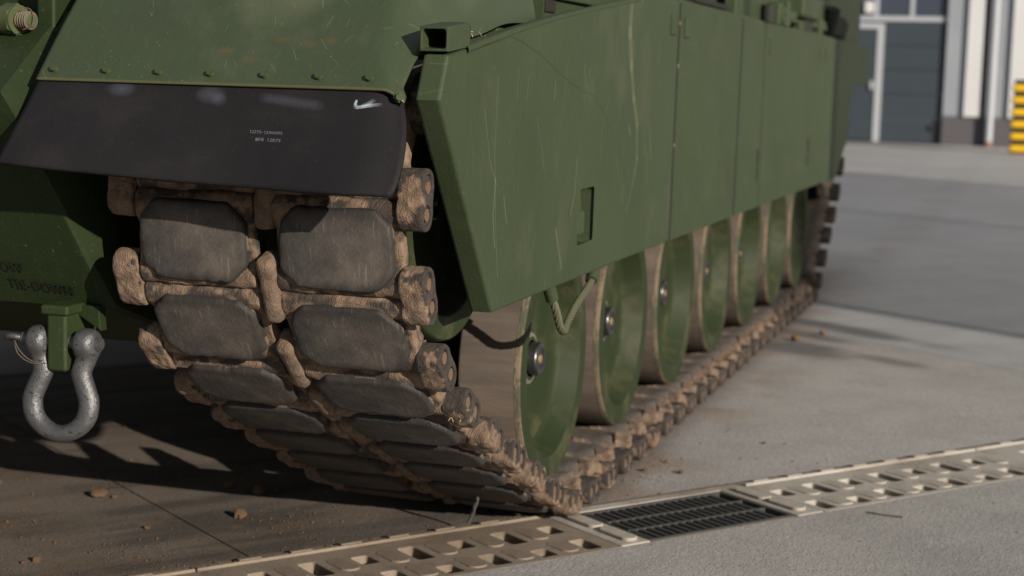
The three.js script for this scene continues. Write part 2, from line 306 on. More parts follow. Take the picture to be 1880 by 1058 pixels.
// local frame of a unit: x = s along the drain, y = up, z = n across it
function channelUnit(s0, s1, label, m, odd) {
  const [px, pz] = sn2xz((s0 + s1) / 2, 0), o = thing('drain_channel', label, 'drain channel', [px, 0, pz]); o.rotation.y = drainRot;
  const L = s1 - s0 - 0.004, h = L / 2, sh = new THREE.Shape(); sh.moveTo(-h, 0.045); sh.lineTo(h, 0.045); sh.lineTo(h, 0.361); sh.lineTo(-h, 0.361); sh.closePath();
  const mid = (s0 + s1) / 2, ribs = [], first = Math.ceil((s0 + 0.035 - 0.848) / PITCH), last = Math.floor((s1 - 0.035 - 0.848) / PITCH);
  for (let k = first; k <= last; k++) {
    const c = 0.848 + k * PITCH - mid, long = (k & 1) === 0;
    if (c - 0.031 < -h + 0.012 || c + 0.026 > h - 0.012) continue;
    sh.holes.push(rrect(THREE.Path, c - 0.029, c + 0.023, long ? 0.104 : 0.116, long ? 0.216 : 0.186, 0.012));
    sh.holes.push(rrect(THREE.Path, c - 0.029, c + 0.023, long ? 0.280 : 0.254, 0.344, 0.012));
    if (c + 0.09 < h) { ribs.push([c + 0.068, 0.108, 0.212]); ribs.push([c + 0.068, 0.245, 0.338]); }
  }
  const up = new THREE.ExtrudeGeometry(sh, { depth: DT, bevelEnabled: true, bevelSize: 0.003, bevelThickness: 0.003, bevelSegments: 2, curveSegments: 5 });
  up.rotateX(Math.PI / 2); up.translate(0, -0.0035, 0); mesh('slotted_top', boxUV(up), m, o);
  mesh('edge_bar', box(-h, h, -0.05, 0.006, 0.0425 - 0.008, 0.0425, 0.003), m, o);
  mesh('outer_flange', box(-h, h, -0.05, -0.001, 0.003, 0.0335, 0.003), m, o);
  mesh('trough', join([slab(-h, h, -0.32, -0.0555, 0.004, 0.04), slab(-h, h, -0.32, -0.0555, 0.347, 0.359), slab(-h, h, -0.36, -0.321, 0.004, 0.366)]), drainDirty, o);
  const rs = rrect(THREE.Shape, -0.022, 0.022, 0, 0.10, 0.019), rg = new THREE.ExtrudeGeometry(rs, { depth: 0.004, bevelEnabled: true, bevelSize: 0.003, bevelThickness: 0.003, bevelSegments: 2, curveSegments: 6 }); rg.rotateX(Math.PI / 2);
  const rib = boxUV(rg);
  for (const [x, n0, n1] of ribs) { const r = mesh('raised_rib', rib, m, o); r.position.set(x, -0.0026, n0); r.rotation.x = -0.034; r.scale.z = (n1 - n0) / 0.10; }
  const lg = new RoundedBoxGeometry(0.058, 0.006, 0.014, 2, 0.0028), ug = boxUV(lg);
  for (let k = first - 1; k <= last + 1; k++) { const c = 0.88 + k * PITCH - mid; if (Math.abs(c) < h - 0.035) { const r = mesh('flange_lug', ug, m, o); r.position.set(c, 0.0025, 0.019); } }
  return o;
}
channelUnit(-2.04, -1.04, 'beige slotted drain channel running out of the lower edge left of the track', drainDirty);
channelUnit(-1.04, -0.045, 'brown dusty slotted drain channel below the front of the track', drainDirty);
channelUnit(0.665, 1.665, 'clean beige slotted drain channel right of the black grate', drainMat);
channelUnit(1.665, 2.665, 'clean beige slotted drain channel at the right edge of the photo', drainMat);
{
  const c = (0.665 - 0.045) / 2, [px, pz] = sn2xz(c, 0);
  const o = thing('drain_surround', 'beige concrete drain frame that holds the black grate', 'drain frame', [px, 0, pz]); o.rotation.y = drainRot;
  const h = (0.665 + 0.045) / 2 - 0.003, g0 = 0.055 - c, g1 = 0.562 - c;
  mesh('end_block', box(-h, g0 - 0.003, -0.06, 0.001, 0.045, 0.361, 0.006), drainMat, o);
  mesh('end_block', box(g1 + 0.003, h, -0.06, 0.001, 0.045, 0.361, 0.006), drainMat, o);
  mesh('side_ledge', box(-h, h, -0.06, -0.001, 0.003, 0.0435, 0.003), drainMat, o);
  mesh('side_ledge', box(g0, g1, -0.06, -0.002, 0.349, 0.361, 0.003), drainDirty, o);
  mesh('trough', join([slab(-h, h, -0.42, -0.0615, 0.004, 0.04), slab(-h, h, -0.42, -0.0615, 0.335, 0.366), slab(-h, h, -0.46, -0.421, 0.004, 0.366)]), drainDirty, o);
  const rs = rrect(THREE.Shape, -0.02, 0.02, 0, 0.12, 0.017), rg = new THREE.ExtrudeGeometry(rs, { depth: 0.004, bevelEnabled: true, bevelSize: 0.003, bevelThickness: 0.003, bevelSegments: 2 }); rg.rotateX(Math.PI / 2); const rib = boxUV(rg);
  for (const [x, z] of [[-h + 0.05, 0.08], [-h + 0.05, 0.22], [h - 0.055, 0.075], [h - 0.055, 0.21]]) mesh('raised_rib', rib, drainMat, o).position.set(x, 0.007, z);
  const iron = std({ map: grit, color: new THREE.Color(0.07, 0.072, 0.075), bumpMap: fineBump, bumpScale: 0.001, roughness: 0.45, metalness: 0.4 });
  const gr = thing('drain_grate', 'black cast iron drain grate with three rows of narrow slots', 'drain grate', [px, 0, pz]); gr.rotation.y = drainRot;
  const z0 = 0.049, z1 = 0.346;
  mesh('grate_frame', join([box(g0, g1, -0.035, -0.001, z0, z0 + 0.012, 0.003), box(g0, g1, -0.035, -0.001, z1 - 0.012, z1, 0.003), box(g0, g0 + 0.012, -0.035, -0.001, z0 + 0.0125, z1 - 0.0125, 0.003), box(g1 - 0.012, g1, -0.035, -0.001, z0 + 0.0125, z1 - 0.0125, 0.003)]), iron, gr);
  const w = (z1 - z0 - 0.024) / 3;
  for (let k = 1; k < 3; k++) mesh('cross_rail', box(g0 + 0.0125, g1 - 0.0125, -0.034, -0.002, z0 + 0.012 + w * k - 0.006, z0 + 0.012 + w * k + 0.006, 0.003), iron, gr);
  const nb = 17; for (let r = 0; r < 3; r++) { const bar = box(-0.0075, 0.0075, -0.033, -0.003, z0 + 0.0115 + w * r + (r ? 0.0065 : 0.001), z0 + 0.012 + w * (r + 1) - (r < 2 ? 0.0065 : 0.0005), 0.003); for (let i = 0; i < nb; i++) { const b = mesh('grate_bar', bar, iron, gr); b.position.x = lerp(g0 + 0.026, g1 - 0.026, (i + (r & 1 ? 0.35 : 0)) / nb); } }
}

// ---------------------------------------------------------------- the hall at the back and an added screen that shades the yard
{
  const b = thing('industrial_hall', 'white and grey industrial hall with a dark roller door behind the tank', 'hall', [0, 0, -32]);
  const panelBump = tex(64, 64, (u, v) => (Math.abs(v - 0.5) < 0.04 ? 0 : 1), 1, false);
  const doorM = std({ color: 0x343e46, bumpMap: panelBump, bumpScale: 0.004, roughness: 0.5 }), white = std({ map: tex(128, 128, (u, v) => { const k = 0.92 + 0.1 * fbmp(u, v, 4, 4, 4, 131); return [0.60 * k, 0.615 * k, 0.63 * k]; }, 3), roughness: 0.55 });
  const greyP = std({ map: tex(128, 128, (u, v) => { const k = 0.9 + 0.2 * fbmp(u, v, 8, 2, 3, 133); return [0.27 * k, 0.295 * k, 0.33 * k]; }, 2), roughness: 0.5 });
  const plinthM = std({ color: 0x545257, roughness: 0.85 }), frameM = std({ color: 0xa9aeb4, roughness: 0.4 }), glassM = std({ color: 0x3e4652, roughness: 0.12, metalness: 0.0 });
  mesh('wall', join([slab(-20, -5.2, 0.6, 7, -0.4, 0), slab(-5.2, -0.84, 4.1, 7, -0.4, 0), slab(-0.84, 14, 0.6, 7, -0.4, 0)]), greyP, b);
  mesh('plinth', join([slab(-20, -5.2, -0.1, 0.598, -0.4, 0.03), slab(-0.84, 14, -0.1, 0.598, -0.4, 0.03)]), plinthM, b);
  mesh('roof', slab(-20.3, 14.3, 7, 7.25, -14, 0.3), plinthM, b);
  mesh('back_wall', slab(-20, 14, -0.1, 7, -13.9, -13.6), greyP, b);
  for (let k = 0; k < 5; k++) mesh('door_section', box(-5.2, -0.84, 0.02 + k * 0.5, 0.515 + k * 0.5, -0.16, -0.10, 0.012), doorM, b);
  for (let k = 0; k < 6; k++) { const x0 = -5.2 + k * 0.727; mesh('window', slab(x0 + 0.03, x0 + 0.697, 2.64, 3.4, -0.15, -0.12), glassM, b); mesh('mullion', slab(x0 - 0.05, x0 + 0.03, 2.6, 3.4, -0.14, -0.09), frameM, b); }
  mesh('window_rail', slab(-5.2, -0.84, 2.53, 2.63, -0.14, -0.085), frameM, b);
  mesh('upper_door_section', slab(-5.2, -0.84, 3.4, 4.1, -0.16, -0.1), doorM, b);
  const pd = mesh('door', slab(-3.3, -2.26, 0.06, 2.36, -0.098, -0.07), doorM, b); mesh('handle', box(-2.36, -2.29, 1.1, 1.28, -0.069, -0.01, 0.01), frameM, pd);
  mesh('door_frame', join([slab(-2.255, -2.12, 0.02, 2.48, -0.098, -0.05), slab(-3.3, -2.256, 2.365, 2.48, -0.098, -0.05), slab(-3.42, -3.305, 0.02, 2.48, -0.098, -0.05)]), frameM, b);
  mesh('lock_box', box(-1.12, -1.0, 0.27, 0.40, -0.099, -0.06, 0.02), darkPart, b);
  mesh('wall_light', box(-2.55, -2.37, 2.68, 2.92, -0.08, 0.05, 0.03), white, b);
  mesh('wall_panel', slab(-0.42, -0.10, 0.6, 6.9, 0.002, 0.09), white, b);
  mesh('wall_panel', slab(0.46, 2.9, 0.6, 6.9, 0.002, 0.09), white, b);
  mesh('wall_panel', slab(3.2, 6.9, 0.6, 6.9, 0.002, 0.09), white, b);
  mesh('joint_cover', slab(-0.098, 0.0, 0.6, 6.9, 0.002, 0.04), darkPart, b);
  mesh('downpipe', cyl([0.11, 0.1, 0.16], [0.11, 6.9, 0.16], 0.075, 0.075, 14), frameM, b);
  mesh('pipe_foot', cyl([0.11, -0.02, 0.16], [0.11, 0.1, 0.16], 0.085, 0.085, 14), std({ color: 0x7d5648, roughness: 0.8 }), b);
  const y1 = std({ color: 0xe0b414, roughness: 0.55 }), k1 = std({ color: 0x15161a, roughness: 0.7 });
  const g = thing('impact_guard', 'yellow and black banded impact guard standing at the hall wall', 'bollard', [0.90, 0, -28.5]);
  mesh('core', box(-0.28, 0.28, 0, 1.36, -0.22, 0.22, 0.03), k1, g);
  for (let k = 0; k < 6; k++) mesh('band', box(-0.315, 0.315, 0.03 + k * 0.222, 0.165 + k * 0.222, -0.26, 0.26, 0.06), y1, g);

  // added louvred screen, out of view, shaped to thin the sun over the far yard
  const sc = thing('added_louvre_screen', 'added grey louvred screen out of view that throws half shade across the yard', 'screen', [0.142 + SUN.x * 17, 0, -4.25 + SUN.z * 17]); sc.rotation.y = -Math.atan2(SUN.z, SUN.x);
  mesh('post', join([slab(-0.1, 0.1, 0, 9, -0.12, 0), slab(-0.1, 0.1, 0, 9, -5.4, -5.28), slab(-0.1, 0.1, 0, 9, -10.72, -10.6)]), greyP, sc);
  const slats = []; for (let k = 0; k < 200; k++) slats.push(slab(-0.01, 0.01, 0.1 + k * 0.045, 0.1 + k * 0.045 + 0.019, -10.6, -0.121));
  mesh('slats', join(slats), greyP, sc).userData.kind = 'stuff';
}

// ---------------------------------------------------------------- the tank
const tank = thing('tank', 'green armoured tank with muddy tracks, side skirts and black mud flap', 'tank');
const CX = -1.64;                                         // centre line of the vehicle
// unique paint for fender and front skirt: noise plus scratches
function paintCanvas(w, h, k, draw) {
  const c = document.createElement('canvas'); c.width = w; c.height = h; const g = c.getContext('2d'), d = g.createImageData(w, h);
  for (let y = 0; y < h; y++) for (let x = 0; x < w; x++) {
    const a = fbm3(x / 300, y / 300, k, 5), b = fbm3(x / 9, y / 90, k + 4, 3), e = fbm3(x / 5, y / 5, k + 9, 2), f = fbm3(x / 120, y / 160, k + 20, 4), m = 0.80 + 0.28 * a + 0.14 * (b - 0.5) + 0.16 * (e - 0.5);
    let q = G0.map(v => v * m); q = mix3(q, [0.13, 0.122, 0.082], 0.17 * sst(0.52, 0.8, f) * (0.4 + b));
    if (e > 0.86) q = mix3(q, [0.25, 0.23, 0.16], 0.6 * sst(0.86, 0.94, e));
    const i = (y * w + x) * 4; d.data[i] = toS(q[0]); d.data[i + 1] = toS(q[1]); d.data[i + 2] = toS(q[2]); d.data[i + 3] = 255;
  }
  g.putImageData(d, 0, 0); draw(g); const t = new THREE.CanvasTexture(c); t.colorSpace = THREE.SRGBColorSpace; t.wrapS = t.wrapT = THREE.RepeatWrapping; return t;
}
const SK = { u0: -1.4, v0: 0.55, w: 2.25, h: 1.1 };
const skirtTex = paintCanvas(2048, 1000, 1.5, g => {
  const X = z => (-z - SK.u0) / SK.w * 2048, Y = y => (1 - (y - SK.v0) / SK.h) * 1000; // scratch coordinates are (-z, y) in metres
  const line = (pts, w, col) => { g.strokeStyle = col; g.lineWidth = w; g.lineCap = 'round'; g.beginPath(); pts.forEach(([u, v], i) => i ? g.lineTo((u - SK.u0) / SK.w * 2048, Y(v)) : g.moveTo((u - SK.u0) / SK.w * 2048, Y(v))); g.stroke(); };
  const pale = a => `rgba(126,130,102,${a * 0.72})`;
  const taper = (pts, w, a) => { for (let k = 0; k < 3; k++) line(pts, w * (1 - 0.3 * k), pale(a * (0.5 + 0.25 * k))); };
  const streak = [[0.131, 1.345], [0.122, 1.274], [0.15, 1.189], [0.19, 1.103], [0.24, 1.029], [0.255, 0.94], [0.21, 0.869], [0.15, 0.80]];
  for (let i = 0; i < streak.length - 1; i++) line([streak[i], streak[i + 1]], [32, 34, 27, 20, 15, 11, 6][i], pale(0.36));
  line(streak.slice(0, 5).map(([u, v]) => [u + 0.01, v]), 3, pale(0.3));
  for (const [p, w, a] of [
    [[[-0.364, 0.965], [-0.376, 0.886], [-0.409, 0.83]], 4, 0.5], [[[-0.99, 0.945], [-1.001, 0.866], [-0.985, 0.803]], 5, 0.42], [[[-0.536, 0.808], [-0.502, 0.754], [-0.475, 0.71]], 5, 0.5],
    [[[-0.933, 0.906], [-0.909, 0.848]], 4, 0.45], [[[0.11, 0.874], [0.1, 0.83]], 4, 0.5], [[[-0.71, 1.06], [-0.66, 0.99], [-0.641, 0.94]], 3, 0.3], [[[-0.081, 1.104], [-0.141, 1.023], [-0.141, 0.941]], 3, 0.3],
    [[[0.394, 1.026], [0.426, 0.93]], 6, 0.35], [[[-0.573, 1.142], [-0.578, 1.10]], 6, 0.3], [[[0.147, 1.032], [0.165, 1.006]], 7, 0.5], [[[-1.072, 1.086], [-1.028, 0.977], [-0.983, 0.93]], 3, 0.3],
    [[[-0.99, 1.15], [-1.0, 1.0], [-0.985, 0.86], [-0.96, 0.74]], 4, 0.26], [[[0.34, 0.97], [0.38, 0.93], [0.39, 0.86]], 5, 0.28], [[[-0.47, 1.2], [-0.5, 1.08]], 4, 0.22], [[[0.02, 0.95], [0.06, 0.88]], 3, 0.42], [[[-0.85, 1.17], [-0.86, 1.1]], 3, 0.3], [[[-0.78, 1.15], [-0.79, 1.1]], 3, 0.3]]) taper(p, w, a);
  setSeed(31); for (let i = 0; i < 110; i++) { const u = rr(-1.25, 0.7), v = rr(0.68, 1.32), l = rr(0.01, 0.07) * (rnd() < 0.15 ? 2.6 : 1), s = rr(-0.25, 0.25); line([[u, v], [u + s * l, v - l]], rr(0.8, 2.2), pale(rr(0.1, 0.34))); }
  for (let i = 0; i < 46; i++) { const u = -0.29 + rr(-0.07, 0.06), v = 1.15 + rr(-0.045, 0.04); line([[u, v], [u + 0.008, v - rr(0.01, 0.04)]], rr(1, 4), pale(rr(0.1, 0.36))); }
  for (let i = 0; i < 50; i++) { const u = rr(-1.1, 0.6), v = rr(0.7, 1.34); g.fillStyle = pale(rr(0.25, 0.7)); g.beginPath(); g.ellipse((u - SK.u0) / SK.w * 2048, Y(v), rr(0.8, 2.4), rr(0.8, 3), 0, 0, 7); g.fill(); }
  line([[-0.95, 1.235], [-0.83, 1.222], [-0.70, 1.20], [-0.56, 1.165], [-0.46, 1.142], [-0.33, 1.12], [-0.233, 1.111], [-0.12, 1.063], [0.0, 1.0], [0.10, 0.92], [0.16, 0.85]], 1.6, 'rgba(20,26,12,0.55)');
  line([[-0.83, 1.23], [-0.85, 1.1], [-0.845, 0.9]], 1.4, 'rgba(20,26,12,0.4)');
});
skirtTex.repeat.set(1 / SK.w, 1 / SK.h); skirtTex.offset.set(-SK.u0 / SK.w, -SK.v0 / SK.h);
const skirtMat = dull({ map: skirtTex, bumpMap: orange, bumpScale: 0.0006, roughness: 0.58 });
// skirts: outlines in (-z, y), extruded across x
function skirtPanel(pts, x0, x1, m, holes = [], bevel = 0.007) {
  const sh = new THREE.Shape(); pts.forEach(([z, y], i) => i ? sh.lineTo(-z, y) : sh.moveTo(-z, y)); sh.closePath();
  for (const h of holes) { const p = new THREE.Path(); h.forEach(([z, y], i) => i ? p.lineTo(-z, y) : p.moveTo(-z, y)); p.closePath(); sh.holes.push(p); }
  const g = new THREE.ExtrudeGeometry(sh, { depth: x1 - x0 - 2 * bevel, bevelEnabled: true, bevelSize: bevel, bevelThickness: bevel, bevelOffset: -bevel, bevelSegments: 3 });
  g.translate(0, 0, x0 + bevel); g.rotateY(Math.PI / 2); return mesh('skirt_panel', g, m, tank);
}
skirtPanel([[0.985, 0.669], [1.331, 1.103], [1.29, 1.186], [1.20, 1.198], [1.154, 1.206], [0.832, 1.249], [0.407, 1.301], [-0.238, 1.367], [-0.42, 1.381], [-0.738, 1.386], [-0.708, 0.674]], 0.092, 0.142, skirtMat,
  [[[0.335, 0.882], [0.325, 0.892], [0.20, 0.894], [0.188, 0.884], [0.192, 0.76], [0.20, 0.748], [0.345, 0.744], [0.352, 0.752], [0.35, 0.80], [0.325, 0.85]]]);
skirtPanel([[-0.755, 1.386], [-0.725, 0.674], [-1.794, 0.672], [-1.829, 1.392], [-1.3, 1.388]], 0.095, 0.142, paint, [], 0.003);
skirtPanel([[-1.847, 1.393], [-1.812, 0.672], [-2.35, 0.67], [-2.35, 1.37], [-2.28, 1.39]], 0.095, 0.142, paint, [], 0.003);
skirtPanel([[-2.356, 1.386], [-2.356, 0.67], [-4.95, 0.658], [-5.45, 0.86], [-5.62, 1.16], [-6.47, 1.165], [-6.48, 1.388], [-4, 1.396]], 0.085, 0.137, paint,
  [], 0.003);
const jointShadeM = std({ color: new THREE.Color(0.012, 0.013, 0.009), roughness: 0.9 });  // for dark strips over the panel joints, painted in as gap shadows
for (const [z0, z1, w] of [[-0.7465, -0.7165, 0.024], [-1.838, -1.803, 0.034], [-2.352, -2.352, 0.016]]) { const sh = new THREE.Shape(); sh.moveTo(-z0 - w / 2, 1.38); sh.lineTo(-z0 + w / 2, 1.381); sh.lineTo(-z1 + w / 2, 0.678); sh.lineTo(-z1 - w / 2, 0.678); sh.closePath(); const g = new THREE.ExtrudeGeometry(sh, { depth: 0.0425, bevelEnabled: false }); g.rotateY(Math.PI / 2); g.translate(0.1, 0, 0); mesh('joint_shade', g, jointShadeM, tank); }
// hatch behind the cut-out of the front panel, with its latch
mesh('latch_plate', box(0.094, 0.10, 0.73, 0.905, 0.17, 0.37, 0.002), paint, tank);
const latch = mesh('latch', box(0.101, 0.141, 0.77, 0.835, 0.265, 0.338, 0.014), paint, tank);
mesh('latch_pin', cyl([0.11, 0.835, 0.245], [0.11, 0.80, 0.245], 0.012), rimWear, latch);
mesh('latch_lever', box(0.104, 0.128, 0.795, 0.815, 0.225, 0.274, 0.006), paint, latch);
mesh('weld_bead', tube([[0.1425, 1.198, 1.19], [0.1385, 1.2475, 0.832], [0.1385, 1.299, 0.407], [0.1385, 1.3645, -0.238]].map(([x, y, z]) => [x - 0.004, y, z]), 0.0085, 120, 8), paint, tank);
mesh('slot_shade', join([box(0.12, 0.1432, 0.838, 0.90, -2.315, -2.265, 0.002), box(0.12, 0.1382, 0.838, 0.90, -3.82, -3.76, 0.002)]), dark, tank);  // solid dark plates that paint the shade inside the slots
mesh('groove_shade', join([box(0.1405, 0.1445, 0.775, 0.832, -2.30, -2.275, 0.001), box(0.1355, 0.1395, 0.775, 0.832, -3.81, -3.77, 0.001)]), paintShaded, tank);  // raised plates, groove shade given by the darkened paint
// hinge along the first joint
for (const [z, y] of [[-0.655, 1.315], [-0.85, 1.312], [-2.52, 1.30], [-4.1, 1.30], [-4.3, 1.30]]) mesh('hinge_leaf', box(0.1405 - (z < -2 ? 0.005 : 0), 0.1475 - (z < -2 ? 0.005 : 0), y - 0.03, y + 0.03, z - 0.035, z + 0.035, 0.002), paint, tank);
for (const [y0, y1] of [[1.30, 1.37], [1.20, 1.285], [0.86, 0.95], [0.77, 0.835]]) mesh('hinge_knuckle', cyl([0.134, y0, -0.746 + (1.386 - y0) * 0.042], [0.134, y1, -0.746 + (1.386 - y1) * 0.042], 0.0085), paintShaded, tank);
for (const [y, z] of [[1.315, -0.744], [1.19, -0.74], [0.955, -0.73]]) mesh('hinge_pin', cyl([0.14, y, z], [0.14, y + 0.012, z], 0.005), rusty, tank);
// square tube socket on top of the front panel
{
  const sh = new THREE.Shape(); sh.moveTo(0.086, 1.192); sh.lineTo(0.142, 1.192); sh.lineTo(0.142, 1.238); sh.lineTo(0.086, 1.238); sh.closePath();
  sh.holes.push(rrect(THREE.Path, 0.091, 0.137, 1.197, 1.233, 0.006));
  const g = new THREE.ExtrudeGeometry(sh, { depth: 0.12, bevelEnabled: true, bevelSize: 0.002, bevelThickness: 0.002, bevelOffset: -0.002, bevelSegments: 2 });
  const p = g.attributes.position; for (let i = 0; i < p.count; i++) p.setY(i, p.getY(i) + (0.12 - p.getZ(i)) * 0.10); g.computeVertexNormals(); g.translate(0, 0, 1.172);
  const t = mesh('tube_socket', boxUV(g), paint, tank);
  mesh('socket_backing', slab(0.088, 0.14, 1.198, 1.245, 1.162, 1.17), dark, t);
}
// fender: a bent sheet, lower lip at the front, its outer side dropping towards the skirt
function sheet(nu, nv, f, th, m, name, uvS) {
  const P = [], U = [], I = [], n = (nu + 1) * (nv + 1);
  for (let s = 0; s < 2; s++) for (let j = 0; j <= nv; j++) for (let i = 0; i <= nu; i++) {
    const a = f(i / nu, j / nv), e = 1e-3, b = f(i / nu + e, j / nv), c = f(i / nu, j / nv + e);
    const t1 = V3(b[0] - a[0], b[1] - a[1], b[2] - a[2]), t2 = V3(c[0] - a[0], c[1] - a[1], c[2] - a[2]), nn = t1.cross(t2).normalize();
    P.push(a[0] - nn.x * th * s, a[1] - nn.y * th * s, a[2] - nn.z * th * s); U.push(i / nu * (uvS ? uvS[0] : 1), j / nv * (uvS ? uvS[1] : 1));
  }
  const id = (s, i, j) => s * n + j * (nu + 1) + i, q = (a, b, c, d) => I.push(a, b, c, a, c, d);
  for (let j = 0; j < nv; j++) for (let i = 0; i < nu; i++) { q(id(0, i, j), id(0, i + 1, j), id(0, i + 1, j + 1), id(0, i, j + 1)); q(id(1, i, j), id(1, i, j + 1), id(1, i + 1, j + 1), id(1, i + 1, j)); }
  for (let i = 0; i < nu; i++) { q(id(0, i, 0), id(1, i, 0), id(1, i + 1, 0), id(0, i + 1, 0)); q(id(0, i, nv), id(0, i + 1, nv), id(1, i + 1, nv), id(1, i, nv)); }
  for (let j = 0; j < nv; j++) { q(id(0, 0, j), id(0, 0, j + 1), id(1, 0, j + 1), id(1, 0, j)); q(id(0, nu, j), id(1, nu, j), id(1, nu, j + 1), id(0, nu, j + 1)); }
  const g = new THREE.BufferGeometry(); g.setAttribute('position', new THREE.Float32BufferAttribute(P, 3)); g.setAttribute('uv', new THREE.Float32BufferAttribute(U, 2)); g.setIndex(I);
  const h = g.toNonIndexed(); // crisp rims, smooth faces
  g.computeVertexNormals(); return mesh(name, g, m, tank);
}
const spline = pts => { const c = new THREE.CatmullRomCurve3(pts.map(p => V3(0, p[0], p[1])), false, 'centripetal'); return t => { const q = c.getPoint(clamp(t, 0, 1)); return [q.y, q.z]; }; };
const midProf = spline([[1.120, 1.375], [1.200, 1.288], [1.283, 1.193], [1.38, 1.08], [1.55, 0.87], [1.78, 0.56]]);
const edgeProf = spline([[1.098, 1.372], [1.140, 1.345], [1.188, 1.285], [1.214, 1.15], [1.234, 0.92], [1.264, 0.74], [1.272, 0.56]]);
function fenderAt(u, v) {
  const x0 = -0.675 - 0.055 * v, xr = 0.088 - 0.013 * sst(0.03, 0.12, v) * (1 - sst(0.4, 0.65, v)), x = x0 + (xr - x0) * u, b = Math.pow(clamp((x - lerp(0.045, lerp(0.0, -0.05, v), clamp(v * 5))) / (xr - lerp(0.045, lerp(0.0, -0.05, v), clamp(v * 5)))), 1.75), A = midProf(v), B = edgeProf(v);
  return [x, lerp(A[0], B[0], b), lerp(A[1], B[1], b * 0.6)];
}
const fenderTex = paintCanvas(1024, 1024, 33.5, g => {
  const q = (u, v) => [u * 1024, (1 - v) * 1024];
  const blot = (u, v, rx, ry, col, rot = 0) => { g.save(); const [x, y] = q(u, v); g.translate(x, y); g.rotate(rot); g.scale(rx, ry); const r = g.createRadialGradient(0, 0, 0, 0, 0, 1); r.addColorStop(0, col); r.addColorStop(1, col.replace(/[\d.]+\)$/, '0)')); g.fillStyle = r; g.fillRect(-1, -1, 2, 2); g.restore(); };
  blot(0.62, 0.45, 120, 240, 'rgba(150,140,118,0.30)', 0.15); blot(0.5, 0.42, 60, 200, 'rgba(150,145,130,0.22)', -0.3); blot(0.72, 0.55, 90, 260, 'rgba(150,140,118,0.22)', 0.3); blot(0.93, 0.8, 40, 200, 'rgba(170,170,155,0.35)', -0.2); blot(0.86, 0.7, 26, 260, 'rgba(170,170,155,0.28)', -0.25);
  for (const [u, v] of [[0.64, 0.22], [0.72, 0.2], [0.5, 0.16], [0.58, 0.12], [0.77, 0.22]]) blot(u, v, 30, 22, 'rgba(120,72,38,0.35)');
  setSeed(77); for (let i = 0; i < 150; i++) { const u = rr(0, 1), v = rr(0.02, 1), l = rr(6, 60), a = rr(-0.5, 0.5) + (u > 0.8 ? -0.6 : 0.2), [x, y] = q(u, v); g.strokeStyle = `rgba(176,178,158,${rr(0.05, 0.26)})`; g.lineWidth = rr(0.7, 2.4); g.beginPath(); g.moveTo(x, y); g.lineTo(x + Math.sin(a) * l, y + Math.cos(a) * l); g.stroke(); }
  for (let i = 0; i < 120; i++) { const [x, y] = q(rnd(), rnd()); g.fillStyle = `rgba(205,200,170,${rr(0.15, 0.6)})`; g.beginPath(); g.ellipse(x, y, rr(0.6, 2.2), rr(0.6, 2), 0, 0, 7); g.fill(); }
  g.fillStyle = 'rgba(110,92,60,0.45)'; g.fillRect(0, 1016, 1024, 8);
});
sheet(110, 60, fenderAt, 0.005, dull({ map: fenderTex, bumpMap: orange, bumpScale: 0.0003, roughness: 0.48 }, 1), 'fender');
// bolts along the lip
{
  const bolt = new THREE.CylinderGeometry(0.0075, 0.0088, 0.009, 6); bolt.rotateX(Math.PI / 2);
  const wash = new THREE.CylinderGeometry(0.0105, 0.0105, 0.003, 16); wash.rotateX(Math.PI / 2); wash.translate(0, 0, -0.004);
  const g = boxUV(join([bolt, wash]));
  for (const x of [-0.645, -0.53, -0.417, -0.308, -0.196, -0.086, 0.015]) { const a = fenderAt((x + 0.678) / 0.766, 0.045), b = mesh('fender_bolt', g, paint, tank); b.position.set(a[0], a[1] + 0.003, a[2] + 0.003); b.rotation.x = -0.55; b.rotation.z = x * 9; }
  const b = mesh('fender_bolt', g, paint, tank); b.position.set(0.079, 1.108, 1.373); b.rotation.y = 0.5;
}
